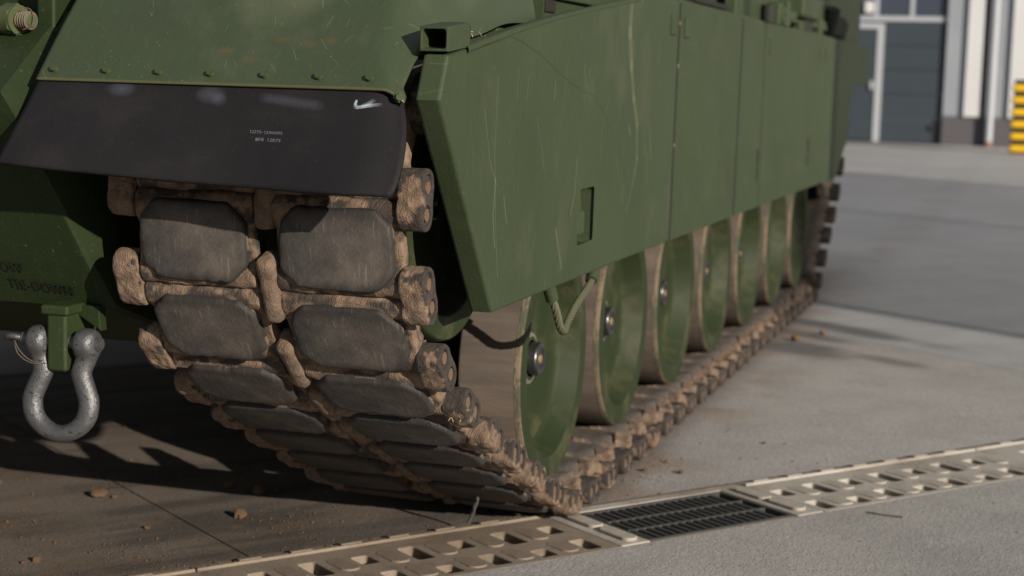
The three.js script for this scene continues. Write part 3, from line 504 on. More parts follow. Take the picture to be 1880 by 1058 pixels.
// rubber mud flap under the lip
{
  const c = document.createElement('canvas'); c.width = 2048; c.height = 640; const g = c.getContext('2d'), d = g.createImageData(2048, 640);
  for (let y = 0; y < 640; y++) for (let x = 0; x < 2048; x++) {
    const a = fbm3(x / 260, y / 200, 71, 5), b = fbm3(x / 6, y / 6, 75, 2), e = fbm3(x / 60, y / 400, 79, 3), k = 0.75 + 0.5 * a + 0.2 * (b - 0.5) + 0.25 * (e - 0.5); let q = [0.0098 * k, 0.0094 * k, 0.0112 * k];
    q = mix3(q, [0.08, 0.066, 0.055], 0.09 * sst(0.5, 0.75, a) * b); if (b > 0.88) q = mix3(q, [0.2, 0.18, 0.15], 0.4);
    const i = (y * 2048 + x) * 4; d.data[i] = toS(q[0]); d.data[i + 1] = toS(q[1]); d.data[i + 2] = toS(q[2]); d.data[i + 3] = 255;
  }
  g.putImageData(d, 0, 0);
  const fx = x => (x + 0.74) / 0.83 * 2048, fy = y => (1.13 - y) / 0.215 * 640;
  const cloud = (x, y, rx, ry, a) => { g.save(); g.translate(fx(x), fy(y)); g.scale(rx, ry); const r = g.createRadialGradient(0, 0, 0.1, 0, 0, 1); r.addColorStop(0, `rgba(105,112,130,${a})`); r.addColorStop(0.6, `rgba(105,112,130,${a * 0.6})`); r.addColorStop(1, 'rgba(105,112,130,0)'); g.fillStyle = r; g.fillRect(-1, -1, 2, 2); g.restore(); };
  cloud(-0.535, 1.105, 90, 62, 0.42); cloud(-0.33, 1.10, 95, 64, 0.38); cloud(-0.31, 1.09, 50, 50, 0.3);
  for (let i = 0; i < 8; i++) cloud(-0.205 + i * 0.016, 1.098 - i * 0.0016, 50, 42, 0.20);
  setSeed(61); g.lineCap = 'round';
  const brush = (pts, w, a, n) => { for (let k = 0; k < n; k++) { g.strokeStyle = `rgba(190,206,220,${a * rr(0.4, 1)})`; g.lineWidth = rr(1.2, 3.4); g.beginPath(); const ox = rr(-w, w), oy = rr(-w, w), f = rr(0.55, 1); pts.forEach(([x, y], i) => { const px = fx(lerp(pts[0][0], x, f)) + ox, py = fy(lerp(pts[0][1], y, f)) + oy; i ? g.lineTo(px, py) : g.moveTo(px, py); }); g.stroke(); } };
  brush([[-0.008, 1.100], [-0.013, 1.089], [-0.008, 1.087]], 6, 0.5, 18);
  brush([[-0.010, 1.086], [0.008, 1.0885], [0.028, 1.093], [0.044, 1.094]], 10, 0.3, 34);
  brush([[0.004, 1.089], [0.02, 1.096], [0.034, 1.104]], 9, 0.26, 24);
  g.fillStyle = 'rgba(170,182,190,0.5)'; g.font = 'bold 21px monospace'; g.fillText('12273-12364395', fx(-0.232), fy(1.024)); g.font = 'bold 25px monospace'; g.fillText('MFR 12R73', fx(-0.216), fy(1.008));
  for (let i = 0; i < 60; i++) { g.strokeStyle = `rgba(140,130,120,${rr(0.05, 0.2)})`; g.lineWidth = rr(0.6, 1.8); const x = rr(0, 2048), y = rr(0, 640), l = rr(8, 60), a = rr(0, 6.28); g.beginPath(); g.moveTo(x, y); g.lineTo(x + Math.cos(a) * l, y + Math.sin(a) * l); g.stroke(); }
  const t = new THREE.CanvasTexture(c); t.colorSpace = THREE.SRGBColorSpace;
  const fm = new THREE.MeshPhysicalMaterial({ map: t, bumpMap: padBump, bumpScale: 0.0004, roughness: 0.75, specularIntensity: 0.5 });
  // u across, v upwards
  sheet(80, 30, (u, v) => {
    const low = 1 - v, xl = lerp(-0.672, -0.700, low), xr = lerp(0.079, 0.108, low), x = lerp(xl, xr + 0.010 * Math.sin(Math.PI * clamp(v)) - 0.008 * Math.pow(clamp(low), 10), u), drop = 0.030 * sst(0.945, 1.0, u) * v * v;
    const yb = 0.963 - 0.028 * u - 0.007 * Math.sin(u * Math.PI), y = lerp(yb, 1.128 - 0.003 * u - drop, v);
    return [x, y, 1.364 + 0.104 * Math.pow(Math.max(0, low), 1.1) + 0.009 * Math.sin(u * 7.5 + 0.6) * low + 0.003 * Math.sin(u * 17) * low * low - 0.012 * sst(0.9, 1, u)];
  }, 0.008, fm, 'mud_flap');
}
// hull: nose, belly and side built as one convex body, mirrored about the centre line
{
  const half = [[-0.708, 1.05, 1.40], [-0.725, 1.094, 1.42], [-0.757, 1.26, 1.15], [-0.648, 0.655, 1.16], [-0.636, 0.652, 1.145], [-0.64, 1.08, 1.14], [-0.72, 1.34, 0.85], [-0.62, 0.50, 0.72], [-0.62, 0.50, -6.3], [-0.62, 1.34, -6.4], [-0.655, 0.645, 1.155]];
  const pts = []; for (const [x, y, z] of half) pts.push(V3(x, y, z), V3(2 * CX - x, y, z));
  mesh('hull', boxUV(new ConvexGeometry(pts)), paintShaded, tank);
  mesh('sponson', boxUV(join([slab(-0.595, 0.045, 1.28, 1.36, -6.4, 0.36), slab(-0.595, 0.02, 1.305, 1.52, -6.3, 0.30)])), paint, tank);
  mesh('superstructure', box(2 * CX - 0.06, 0.06, 1.362, 2.3, -6.55, -2.45, 0.02), paint, tank);
  mesh('rear_plate', slab(2 * CX + 0.6, -0.6, 0.8, 1.36, -6.5, -6.41), paintShaded, tank);
  // far side, only its outline shades the ground
  const far = new THREE.Shape(); [[1.0, 0.67], [1.33, 1.1], [1.2, 1.2], [-0.4, 1.38], [-6.4, 1.38], [-5.4, 0.86], [-4.95, 0.66]].forEach(([z, y], i) => i ? far.lineTo(-z, y) : far.moveTo(-z, y)); far.closePath();
  const fg = new THREE.ExtrudeGeometry(far, { depth: 0.05, bevelEnabled: false }); fg.rotateY(Math.PI / 2); fg.translate(2 * CX - 0.14, 0, 0); mesh('skirt_panel', boxUV(fg), paint, tank);
  mesh('sponson', slab(2 * CX - 0.045, 2 * CX + 0.595, 1.28, 1.36, -6.4, 1.2), paint, tank);
}
// stencilled words on the nose plate
{
  const c = document.createElement('canvas'); c.width = 512; c.height = 256; const g = c.getContext('2d'); g.clearRect(0, 0, 512, 256); g.fillStyle = '#fff';
  g.font = '86px sans-serif'; g.save(); g.scale(0.86, 1); g.fillText('TOW', 12, 84); g.fillText('TIE-DOWN', 72, 196); g.restore();
  const d = g.getImageData(0, 0, 512, 256); for (let i = 0; i < d.data.length; i += 4) { const px = (i / 4) % 512; const a = d.data[i + 3]; const gap = 1; d.data[i] = d.data[i + 1] = d.data[i + 2] = a * gap; d.data[i + 3] = 255; } g.putImageData(d, 0, 0);
  const t = new THREE.CanvasTexture(c), m = std({ color: 0x0a0c07, alphaMap: t, transparent: true, roughness: 0.7, polygonOffset: true, polygonOffsetFactor: -1 });
  const p = mesh('stencil_lettering', new THREE.PlaneGeometry(0.225, 0.105), m, tank);
  // plane of the nose plate: through A (y 1.05, z 1.405) and B (y 0.663, z 1.225)
  const sl = Math.atan2(0.245, 0.395); p.rotation.order = 'XYZ'; p.rotation.x = sl; p.rotation.z = -0.06; p.position.set(-0.782, 0.698, 1.16 + (0.698 - 0.655) * 0.6203 + 0.003);
}
// lower tow lug with gusset
mesh('tow_lug', join([box(-0.755, -0.708, 0.515, 0.65, 1.10, 1.222, 0.008), box(-0.765, -0.70, 0.634, 0.655, 1.09, 1.229, 0.006)]), lugPaint, tank);
{
  const sh = new THREE.Shape(); sh.moveTo(0, 0); sh.lineTo(0.045, -0.0); sh.lineTo(0.05, -0.045); sh.lineTo(0, -0.016); sh.closePath();
  const g = new THREE.ExtrudeGeometry(sh, { depth: 0.02, bevelEnabled: true, bevelSize: 0.003, bevelThickness: 0.003, bevelSegments: 2 }); g.translate(-0.708, 0.648, 1.15); mesh('lug_gusset', boxUV(g), paintShaded, tank);
}
// upper tow eye, welded to the nose beside the fender
mesh('tow_eye', join([box(-0.785, -0.742, 1.215, 1.42, 1.10, 1.205, 0.008), box(-0.98, -0.786, 1.20, 1.45, 1.06, 1.14, 0.008)]), paintShaded, tank);
mesh('weld_bead', tube([[-0.86, 1.206, 1.20], [-0.82, 1.204, 1.205], [-0.775, 1.206, 1.215], [-0.742, 1.215, 1.19], [-0.735, 1.25, 1.16]], 0.0125, 40, 8), paintShaded, tank);
mesh('weld_bead', tube([[-0.86, 1.188, 1.215], [-0.82, 1.186, 1.222], [-0.775, 1.190, 1.23]], 0.009, 30, 8), paintShaded, tank);
// deck fittings behind the skirt
{
  mesh('deck_plate', box(-0.02, 0.07, 1.33, 1.41, -2.05, -0.95, 0.006), paint, tank).rotation.set(0, 0, 0);
  mesh('deck_bracket', box(0.0, 0.08, 1.38, 1.60, -2.36, -2.10, 0.01), paintShaded, tank);
  mesh('deck_bracket', box(0.05, 0.1, 1.38, 1.62, -2.07, -1.93, 0.01), paint, tank);
  mesh('deck_gap_shade', slab(0.02, 0.075, 1.412, 1.428, -1.9, -1.3), dark, tank);  // dark slab painted as the shadow of the deck gap
  mesh('knob', cyl([0.09, 1.40, -2.72], [0.09, 1.47, -2.72], 0.028), darkPart, tank);
  mesh('knob', cyl([0.08, 1.40, -2.9], [0.13, 1.42, -2.9], 0.035), paint, tank);
  const tool = mesh('tool_clamp', box(0.03, 0.14, 1.45, 1.56, -4.0, -3.45, 0.02), paint, tank); mesh('clamp_lid', box(0.02, 0.15, 1.562, 1.58, -4.05, -3.4, 0.008), paint, tool); mesh('clamp_foot', box(0.06, 0.12, 1.39, 1.45, -3.9, -3.65, 0.01), darkPart, tool);
  for (const [z, r, l, y] of [[-3.0, 0.03, 0.1, 1.42], [-3.2, 0.04, 0.06, 1.425], [-3.35, 0.03, 0.07, 1.43], [-3.62, 0.045, 0.14, 1.42], [-4.1, 0.03, 0.09, 1.425], [-4.35, 0.035, 0.08, 1.42]]) mesh('deck_fitting', cyl([0.06, y, z], [0.06 + 0.03, y + l * 0.4, z - l], r, r * 0.8, 18), paint, tank);
  for (const [z, w, h] of [[-2.85, 0.10, 0.10], [-3.1, 0.06, 0.12], [-3.5, 0.10, 0.05], [-4.2, 0.07, 0.09]]) mesh('deck_fitting', box(0.07, 0.12, 1.39, 1.39 + h, z - w, z, 0.012), paint, tank);
  mesh('deck_rail', cyl([0.10, 1.43, -2.95], [0.10, 1.435, -4.5], 0.012), paint, tank);
  mesh('smoke_pot', cyl([0.07, 1.40, -5.15], [0.1, 1.47, -5.0], 0.06), darkPart, tank); mesh('smoke_pot', cyl([0.065, 1.42, -4.85], [0.1, 1.55, -4.8], 0.04), darkPart, tank);
  mesh('vent_shade', box(0.0, 0.052, 1.305, 1.335, 0.27, 0.352, 0.004), dark, tank);  // dark block in place of a hole, its inner shade as colour
  mesh('vent_lid', box(-0.05, 0.06, 1.338, 1.35, -0.2, 0.34, 0.004), paint, tank);
  mesh('spacer_block', box(0.055, 0.085, 1.235, 1.252, 0.78, 0.83, 0.004), paint, tank);
}

// road wheels: axis along x, outer faces at x = 0
const TW = 0.092, RW = 0.3175, WS = 0.7705;
const lathe = (prof, seg = 96) => { const g = new THREE.LatheGeometry(prof.map(([r, x]) => new THREE.Vector2(r, x)), seg); g.rotateZ(-Math.PI / 2); return g; }; // profile (radius, x)
const tyreG = w => lathe([[0.285, -w + 0.002], [0.3, -w], [0.3115, -w + 0.004], [RW, -w + 0.012], [RW, -0.0165], [0.3135, -0.0155], [0.301, -0.003], [0.297, -0.004], [0.285, -0.006]]);
const rimG = lathe([[0.3165, -0.016], [0.3172, -0.0145], [0.3168, -0.0115], [0.3158, -0.0108], [0.3165, -0.010], [0.3158, -0.0065], [0.3146, -0.0058], [0.3151, -0.005], [0.3140, -0.0015], [0.3120, 0.0]]);
const dishG = lathe([[0.3118, -0.004], [0.3118, 0.0002], [0.3095, 0.001], [0.262, 0.001], [0.256, -0.003], [0.236, -0.052], [0.225, -0.066], [0.19, -0.072], [0.10, -0.074], [0.062, -0.072], [0.058, -0.066], [0, -0.066]]);
const flangeG = lathe([[0.07, -0.0735], [0.068, -0.068], [0.050, -0.066], [0.0, -0.066]], 40);
const capG = lathe([[0.044, -0.071], [0.045, -0.046], [0.041, -0.039], [0.031, -0.038], [0.028, -0.044], [0, -0.044]], 40);
const plugG = lathe([[0.012, -0.045], [0.012, -0.038], [0, -0.037]], 6);
for (const g of [tyreG, rimG]) void g;
const metreUV = (g, su, sv) => { const u = g.attributes.uv; for (let i = 0; i < u.count; i++) u.setXY(i, u.getX(i) * su, u.getY(i) * sv); return g; };
const tyre1 = metreUV(tyreG(0.168), 2.0, 0.22), discUV = boxUV(dishG.clone()), innerDish = boxUV(lathe([[0.286, -0.16], [0.25, -0.13], [0.1, -0.10], [0, -0.10]]));
metreUV(rimG, 2, 0.05);
const hubDirty = std({ map: steelMap, color: new THREE.Color(0.6, 0.56, 0.5), metalness: 0.4, roughness: 0.6 });
const gold = std({ color: new THREE.Color(0.19, 0.135, 0.07), roughness: 0.6 });
function wheel(z, y, scale, dirty, name = 'road_wheel') {
  const w = new THREE.Group(); w.name = name; w.position.set(0, y, z); w.rotation.x = z * 3.7; w.scale.set(1, scale, scale); tank.add(w);
  const t = mesh('tyre', tyre1, tyreMat, w), t2 = mesh('tyre', tyre1, tyreMat, w); t2.position.x = -0.306;
  mesh('rim', rimG, name === 'idler_wheel' ? wheelPaint : rimWear, w); mesh('disc', discUV, wheelPaint, w); mesh('inner_disc', innerDish, wheelPaint, w).position.x = -0.306; mesh('inner_disc', innerDish, wheelPaint, w);
  mesh('hub_flange', boxUV(flangeG.clone()), hubDirty, w); mesh('hub_cap', capG, hubSteel, w); mesh('hub_plug', plugG, gold, w);
  mesh('axle', cyl([-0.6, 0, 0], [-0.07, 0, 0], 0.06), paintShaded, w); return w;
}
for (let i = 0; i < 7; i++) wheel(-i * WS, TW + RW, 1, i);
wheel(0.842, 0.88, 0.30 / 0.3175, 8, 'idler_wheel');
// sprocket at the rear
{
  const s = new THREE.Group(); s.name = 'drive_sprocket'; s.position.set(0, 0.88, -5.42); tank.add(s);
  const sh = new THREE.Shape(); for (let i = 0; i <= 44; i++) { const a = i / 44 * Math.PI * 2, r = i % 4 < 2 ? 0.345 : 0.30; i ? sh.lineTo(Math.cos(a) * r, Math.sin(a) * r) : sh.moveTo(Math.cos(a) * r, Math.sin(a) * r); }
  const g = new THREE.ExtrudeGeometry(sh, { depth: 0.04, bevelEnabled: true, bevelSize: 0.006, bevelThickness: 0.006 }); g.rotateY(Math.PI / 2); g.translate(0.0, 0, 0);
  const tg = boxUV(g); mesh('sprocket_ring', tg, tyreMat, s); mesh('sprocket_ring', tg, tyreMat, s).position.x = -0.52; mesh('sprocket_drum', cyl([-0.5, 0, 0], [0, 0, 0], 0.22), paintShaded, s);
}

// ---------------------------------------------------------------- track: pin positions along its path (y, z)
const PI2 = Math.PI * 2, PT = 0.194;
const IC = [0.881, 0.842], IR = 0.4163;
const front = [[0.909, 1.257], [0.727, 1.229], [0.571, 1.119], [0.462, 0.961], [0.371, 0.792], [0.288, 0.617], [0.204, 0.445], [0.121, 0.270], [0.056, 0.090], [0.0435, -0.100]];
const path = [];
{
  const a0 = Math.atan2(front[0][0] - IC[0], front[0][1] - IC[1]), st = 2 * Math.asin(PT / 2 / IR);
  for (let k = 1; k >= 1; k--) path.push([IC[0] + IR * Math.sin(a0 + st * k), IC[1] + IR * Math.cos(a0 + st * k)]);
  path.push(...front);
  for (let z = -0.294; z > -4.72; z -= PT) path.push([0.0425, z]);
  // up to the sprocket, resampled at the pitch
  let cur = path[path.length - 1]; const tail = [[0.05, -4.78], [0.085, -4.92], [0.17, -5.06], [0.28, -5.19], [0.38, -5.36], [0.48, -5.51], [0.60, -5.64], [0.74, -5.75], [0.9, -5.79], [1.06, -5.74]];
  for (const q of [cur, ...tail]) void q;
  const poly = [cur, ...tail]; let seg = 0, pos = cur;
  while (seg < poly.length - 1) {
    const e = poly[seg + 1], L = Math.hypot(e[0] - cur[0], e[1] - cur[1]);
    if (L < PT) { seg++; continue; }
    const s = poly[seg], f = t => Math.hypot(lerp(s[0], e[0], t) - cur[0], lerp(s[1], e[1], t) - cur[1]) - PT; let lo = 0, hi = 1; for (let i = 0; i < 30; i++) { const m = (lo + hi) / 2; f(m) < 0 ? lo = m : hi = m; }
    cur = [lerp(s[0], e[0], hi), lerp(s[1], e[1], hi)]; path.push(cur); if (path.length > 70) break;
  }
}
// shapes in the frame of a shoe: x across, y back along the track, z outwards; a pair of pins lies at y = +-(PT/2 - PO)
const PO = 0.029, XL = -0.57, XR = 0.0965;
const mudMix = (m, n) => mix3(mix3(BLK, [0.05, 0.042, 0.036], n), MUD.map(q => q * (0.50 + 0.95 * n)), m);
function octDist(x, y, hw, hh, c) { const ax = Math.abs(x) - hw, ay = Math.abs(y) - hh, d = (Math.abs(x) + Math.abs(y) - (hw + hh - c)) * 0.7071; const k = 0.007, sm = (p, q) => { const h = clamp(0.5 + 0.5 * (p - q) / k); return lerp(q, p, h) + k * h * (1 - h); }; return sm(sm(ax, ay), d); }
const PADS = [[-0.387, 0.1165], [-0.083, 0.1205]];
function padSDF(cx, hw, k, chip) {
  return (x, y, z) => {
    const n = n3(x * 55 + k * 9, y * 55, z * 55), e = octDist(x - cx, y, hw - 0.002, 0.0825, 0.036) - 0.001 + chip * 0.010 * sst(0.5, 0.85, fbm3(x * 30 + k, y * 30, z * 12, 3)), f = Math.abs(z - 0.0285) - 0.0125;
    const qx = Math.max(e + 0.012, 0), qz = Math.max(f + 0.006, 0); return Math.hypot(qx, qz * 1.6) + Math.min(Math.max(e + 0.012, f + 0.006), 0) - 0.011 + (n - 0.5) * 0.0012;
  };
}
const padCol = (k) => (x, y, z, nx, ny, nz) => { const hp = x < -0.235 ? PADS[0] : PADS[1], ed = octDist(x - hp[0], y, hp[1], 0.0825, 0.036), rimD = 1 - 0.5 * sst(-0.028, -0.004, ed + 0.016 * (fbm3(x * 40, y * 40, k, 3) - 0.5)); const side = 1 - sst(0.75, 0.95, nz), n = fbm3(x * 25 + k * 5, y * 25, z * 25, 3), wear = sst(0.5, 0.75, fbm3(x * 9 + k * 3, y * 9, k, 3)); const c = mix3([1.08, 1.03, 0.98], [0.62, 0.62, 0.64], 0.7 * wear).map(q => q * rimD); return mix3(c, n > 0.56 && z < 0.032 ? [2.3, 1.85, 1.4] : [0.34, 0.34, 0.35], 0.8 * side); };
const pads = [], padsLow = [];
for (let k = 0; k < 4; k++) { pads.push(PADS.map(([cx, hw], s) => nets(padSDF(cx, hw, k * 2 + s, k === 3 ? 1.5 : 0.55), [cx - hw - 0.02, -0.10, 0.005], [cx + hw + 0.02, 0.10, 0.055], 0.005, padCol(k * 2 + s)))); }
padsLow.push(PADS.map(([cx, hw]) => nets(padSDF(cx, hw, 3, 0.6), [cx - hw - 0.03, -0.11, -0.005], [cx + hw + 0.03, 0.11, 0.065], 0.012, padCol(1))));
for (const set of [...pads, ...padsLow]) set.forEach((g, s) => { const u = g.attributes.uv, p = g.attributes.position; for (let i = 0; i < u.count; i++) u.setXY(i, p.getX(i) + s * 0.37, p.getY(i) + p.getZ(i)); });
function bodySDF(k, rough) {
  return (x, y, z) => {
    const py = Math.abs(y) - (PT / 2 - PO); let d = 1;
    for (const [cx, hw] of PADS) {
      const tubeD = Math.max(Math.hypot(py, z) - 0.031, Math.abs(x - cx) - hw - 0.012);
      const plate = Math.max(octDist(x - cx, y, hw + 0.010, 0.089, 0.047), Math.abs(z - 0.006) - 0.013);
      const inner = Math.max(Math.abs(x - cx) - hw + 0.004, Math.abs(y) - 0.078, Math.abs(z + 0.030) - 0.020);
      d = Math.min(d, smin(smin(tubeD, plate, 0.012), inner, 0.006));
    }
    const n = fbm3(x * 24 + k * 11, y * 24, z * 24 + k, 3), m = fbm3(x * 75 + k, y * 75, z * 75, 2);
    return d - rough * (0.0045 * sst(0.5, 0.8, n) + 0.0022 * (m - 0.5));
  };
}
const bodyCol = k => (x, y, z) => { if (z < -0.038 && Math.abs(y) < 0.076) return [0.115, 0.100, 0.088].map(q => q * (0.7 + 0.6 * fbm3(x * 12, y * 40, k, 3))); const n = fbm3(x * 24 + k * 11, y * 24, z * 24 + k, 3), m = fbm3(x * 90, y * 90, z * 90 + k, 2), b = sst(0.42, 0.56, n + 0.30 * (m - 0.5)); return mudMix(0.16 + 0.84 * b, m); };
const bodies = [0, 1, 2].map(k => nets(bodySDF(k, 1), [-0.53, -0.12, -0.07], [0.065, 0.12, 0.05], 0.006, bodyCol(k)));
const bodyLow = nets(bodySDF(5, 1), [-0.54, -0.13, -0.08], [0.075, 0.13, 0.06], 0.014, bodyCol(5));
// end connector between the pins of neighbouring shoes; x from -0.026 to 0.026, outer face at +0.026
function connSDF(k, muddy) {
  return (x, y, z) => {
    const ay = Math.abs(y), lobe = Math.hypot(ay - PO, z) - 0.0315, web = Math.max(ay - PO, Math.abs(z) - 0.0305), prof = smin(lobe, web, 0.006);
    const e = prof + 0.0035, f = Math.abs(x) - 0.026 + 0.0035; let d = Math.hypot(Math.max(e, 0), Math.max(f, 0)) + Math.min(Math.max(e, f), 0) - 0.0035;
    d = Math.max(d, -Math.max(Math.hypot(ay - PO, z) - 0.0205, 0.018 - x));            // recess round the pin end
    const n = fbm3(x * 30 + k * 7.7, y * 30, z * 30 + k, 3), m = fbm3(x * 95 + k, y * 95, z * 95, 3);
    const patch = Math.exp(-((x * 26) ** 2 + ((y + 0.012) * 16) ** 2)) * sst(0.0, 0.03, z + 0.01);
    const lump = muddy * (0.0035 * sst(0.42, 0.75, n) * (0.2 + patch) + 0.0055 * patch * (m - 0.2)) * (1 - 0.75 * sst(0.015, 0.024, x));
    return d - lump - 0.0012 * (m - 0.5);
  };
}
const connCol = (k, muddy) => (x, y, z) => { const n = fbm3(x * 30 + k * 7.7, y * 30, z * 30 + k, 3), m = fbm3(x * 110 + k, y * 110, z * 110, 2); const patch = Math.exp(-((x * 24) ** 2 + ((y + 0.012) * 15) ** 2)) * sst(0.0, 0.03, z + 0.01); const b = sst(0.52, 0.64, n * 0.8 + (muddy - 0.6) * 0.34 + 0.36 * patch + 0.26 * (m - 0.5) - 0.16 * sst(0.015, 0.026, x)); return mudMix(clamp(b + 0.09), m); };
const conns = [[0, 0.55], [1, 0.75], [2, 1.0], [3, 1.2], [4, 0.45], [5, 1.1]].map(([k, mu]) => nets(connSDF(k, mu), [-0.045, -0.082, -0.052], [0.04, 0.082, 0.06], 0.0032, connCol(k, mu)));
const connLow = [6, 7, 8].map(k => nets(connSDF(k, 0.7), [-0.05, -0.09, -0.06], [0.05, 0.09, 0.06], 0.007, connCol(k, [0.35, 0.8, 0.55][k - 6])));
// centre connector: outer link block and the inner guide horn
const guideSDF = k => (x, y, z) => {
  const q = sdBox(x, y, z - 0.004, 0.019, 0.072, 0.031, 0.016), horn = Math.max(Math.abs(x) - 0.016 + 0.10 * Math.max(0, -z - 0.04), Math.abs(y) - 0.045 - 0.25 * (z + 0.06), -z - 0.145, z);
  const m = fbm3(x * 85 + k * 3, y * 85, z * 85, 3), n = fbm3(x * 28 + k * 7, y * 28, z * 28, 3); return smin(q, horn, 0.01) - 0.003 * sst(0.4, 0.7, n) - 0.003 * (m - 0.5);
};
const guides = [0, 1, 2].map(k => nets(guideSDF(k), [-0.035, -0.095, -0.155], [0.035, 0.095, 0.05], 0.005, (x, y, z) => { const m = fbm3(x * 85, y * 85, z * 85 + k, 3); return mudMix(0.9, m); }));
const guideLow = nets(guideSDF(4), [-0.05, -0.11, -0.17], [0.05, 0.11, 0.06], 0.012, (x, y, z) => mudMix(0.7, 0.5));
const pinG = (() => { const a = cyl([XL + 0.001, 0, 0], [XR - 0.0035, 0, 0], 0.0125, 0.0125, 20); return a; })();
const pinMat = std({ map: grit, color: new THREE.Color(0.17, 0.108, 0.07), bumpMap: fineBump, bumpScale: 0.003, roughness: 0.85 });
// mud cakes inside the shoe edge on the ground run, between wheel and connectors
const cakeG = [0, 1, 2].map(k => nets((x, y, z) => { const n = fbm3(x * 22 + k * 5, y * 22, z * 22, 3), m = fbm3(x * 70, y * 70 + k, z * 70, 2); return sdBox(x, y, z - 0.35 * Math.abs(y), 0.024, 0.052, 0.015, 0.004) - 0.016 * (n - 0.45) - 0.010 * (m - 0.5); }, [-0.06, -0.09, -0.05], [0.06, 0.09, 0.06], 0.006, (x, y, z) => mudMix(1, fbm3(x * 60, y * 60 + k, z * 60, 3))));
setSeed(4242);
const angleOf = (a, b) => Math.atan2(-(b[1] - a[1]) * -1, 0) * 0 + Math.atan2(b[1] - a[1], -(b[0] - a[0]));   // turn about x so that local -y runs from a to b
const nShoes = path.length - 1;
for (let k = 0; k < nShoes; k++) {
  const A = path[k], B = path[k + 1], idxFront = k - 1;                       // idxFront 0 = the first row clear of the flap
  const s = new THREE.Group(); s.name = 'track_shoe'; s.position.set(0, (A[0] + B[0]) / 2, (A[1] + B[1]) / 2);
  // local y axis = direction B -> A, local z = outward
  const dy = A[0] - B[0], dz = A[1] - B[1], ang = Math.atan2(dz, dy); s.rotation.x = ang; tank.add(s);
  const close = idxFront < 9, v = (k * 5 + 1) % 3;
  mesh('shoe_body', close ? bodies[v] : bodyLow, k > 28 ? mudFarShaded : mudMat, s);
  const set = close ? pads[idxFront >= 4 ? (idxFront % 2 ? 3 : 2) : (k + 2) % 3] : padsLow[0];
  set.forEach(g => mesh('rubber_pad', g, idxFront >= 4 ? padShaded : padMat, s));
  for (const sy of [-1, 1]) { const p = mesh('track_pin', pinG, pinMat, s); p.position.y = sy * (PT / 2 - PO); }
  // connectors at the front pin pair of this shoe (towards A)
  const C = path[Math.max(0, k - 1)], dy2 = (k ? C[0] : A[0]) - B[0] + (k ? 0 : 0), bis = k ? Math.atan2(C[1] - B[1], C[0] - B[0]) - ang : 0, half = PT / 2;
  const put = (name, g, x, flip) => { const o = mesh(name, g, k > 28 ? mudFarShaded : mudMat, s); o.position.set(x, half, 0); o.rotation.x = Math.atan2(Math.sin(bis), Math.cos(bis)); if (flip) o.rotation.set(o.rotation.x, 0, 0), o.scale.x = -1; return o; };
  // black rubbing blocks and muddy ones as the photograph shows them
  const fi = [0, 0, 1, 4, 0, 2, 5, 3, 5, 3][Math.max(0, idxFront + 1)] ?? (k * 7) % 6;
  put('end_connector', idxFront < 14 ? conns[fi] : connLow[(k * 2) % 3], XR - 0.026, false);
  put('end_connector', idxFront < 9 ? conns[(k * 3 + 2) % 6] : connLow[k % 2], XL + 0.026, true);
  put('centre_guide', close ? guides[v] : guideLow, -0.232, false);
  if (k > 8 && A[0] < 0.09) { const c = mesh('mud_cake', cakeG[(k * 5) % 3], k > 27 ? mudFarShaded : mudMat, s); c.position.set(0.048 + rr(-0.008, 0.008), rr(-0.015, 0.015), -0.038 + rr(-0.008, 0.008)); c.rotation.set(rr(-0.2, 0.2), rr(-0.15, 0.15), rr(-0.3, 0.3)); }
}
// wire rope lanyard under the front skirt
{
  const curve = new THREE.CatmullRomCurve3([[0.125, 0.648, 0.498], [0.135, 0.605, 0.478], [0.138, 0.568, 0.456], [0.136, 0.553, 0.415], [0.128, 0.567, 0.355], [0.122, 0.598, 0.25], [0.12, 0.628, 0.14], [0.118, 0.652, 0.07], [0.115, 0.675, 0.03]].map(p => V3(...p)));
  const fr = curve.computeFrenetFrames(160), strands = [];
  for (let j = 0; j < 6; j++) { const pts = []; for (let i = 0; i <= 160; i++) { const t = i / 160, p = curve.getPointAt(t), a = j / 6 * PI2 + t * 34; pts.push(p.addScaledVector(fr.normals[i], Math.cos(a) * 0.0062).addScaledVector(fr.binormals[i], Math.sin(a) * 0.0062)); } strands.push(new THREE.TubeGeometry(new THREE.CatmullRomCurve3(pts), 320, 0.0038, 6)); }
  const rope = mesh('wire_rope', join(strands), wireMat, tank);
  mesh('ferrule', cyl([0.118, 0.70, 0.525], [0.127, 0.638, 0.492], 0.0155), paint, rope); mesh('ferrule', cyl([0.118, 0.640, 0.105], [0.112, 0.70, 0.03], 0.0155), paint, rope);
}

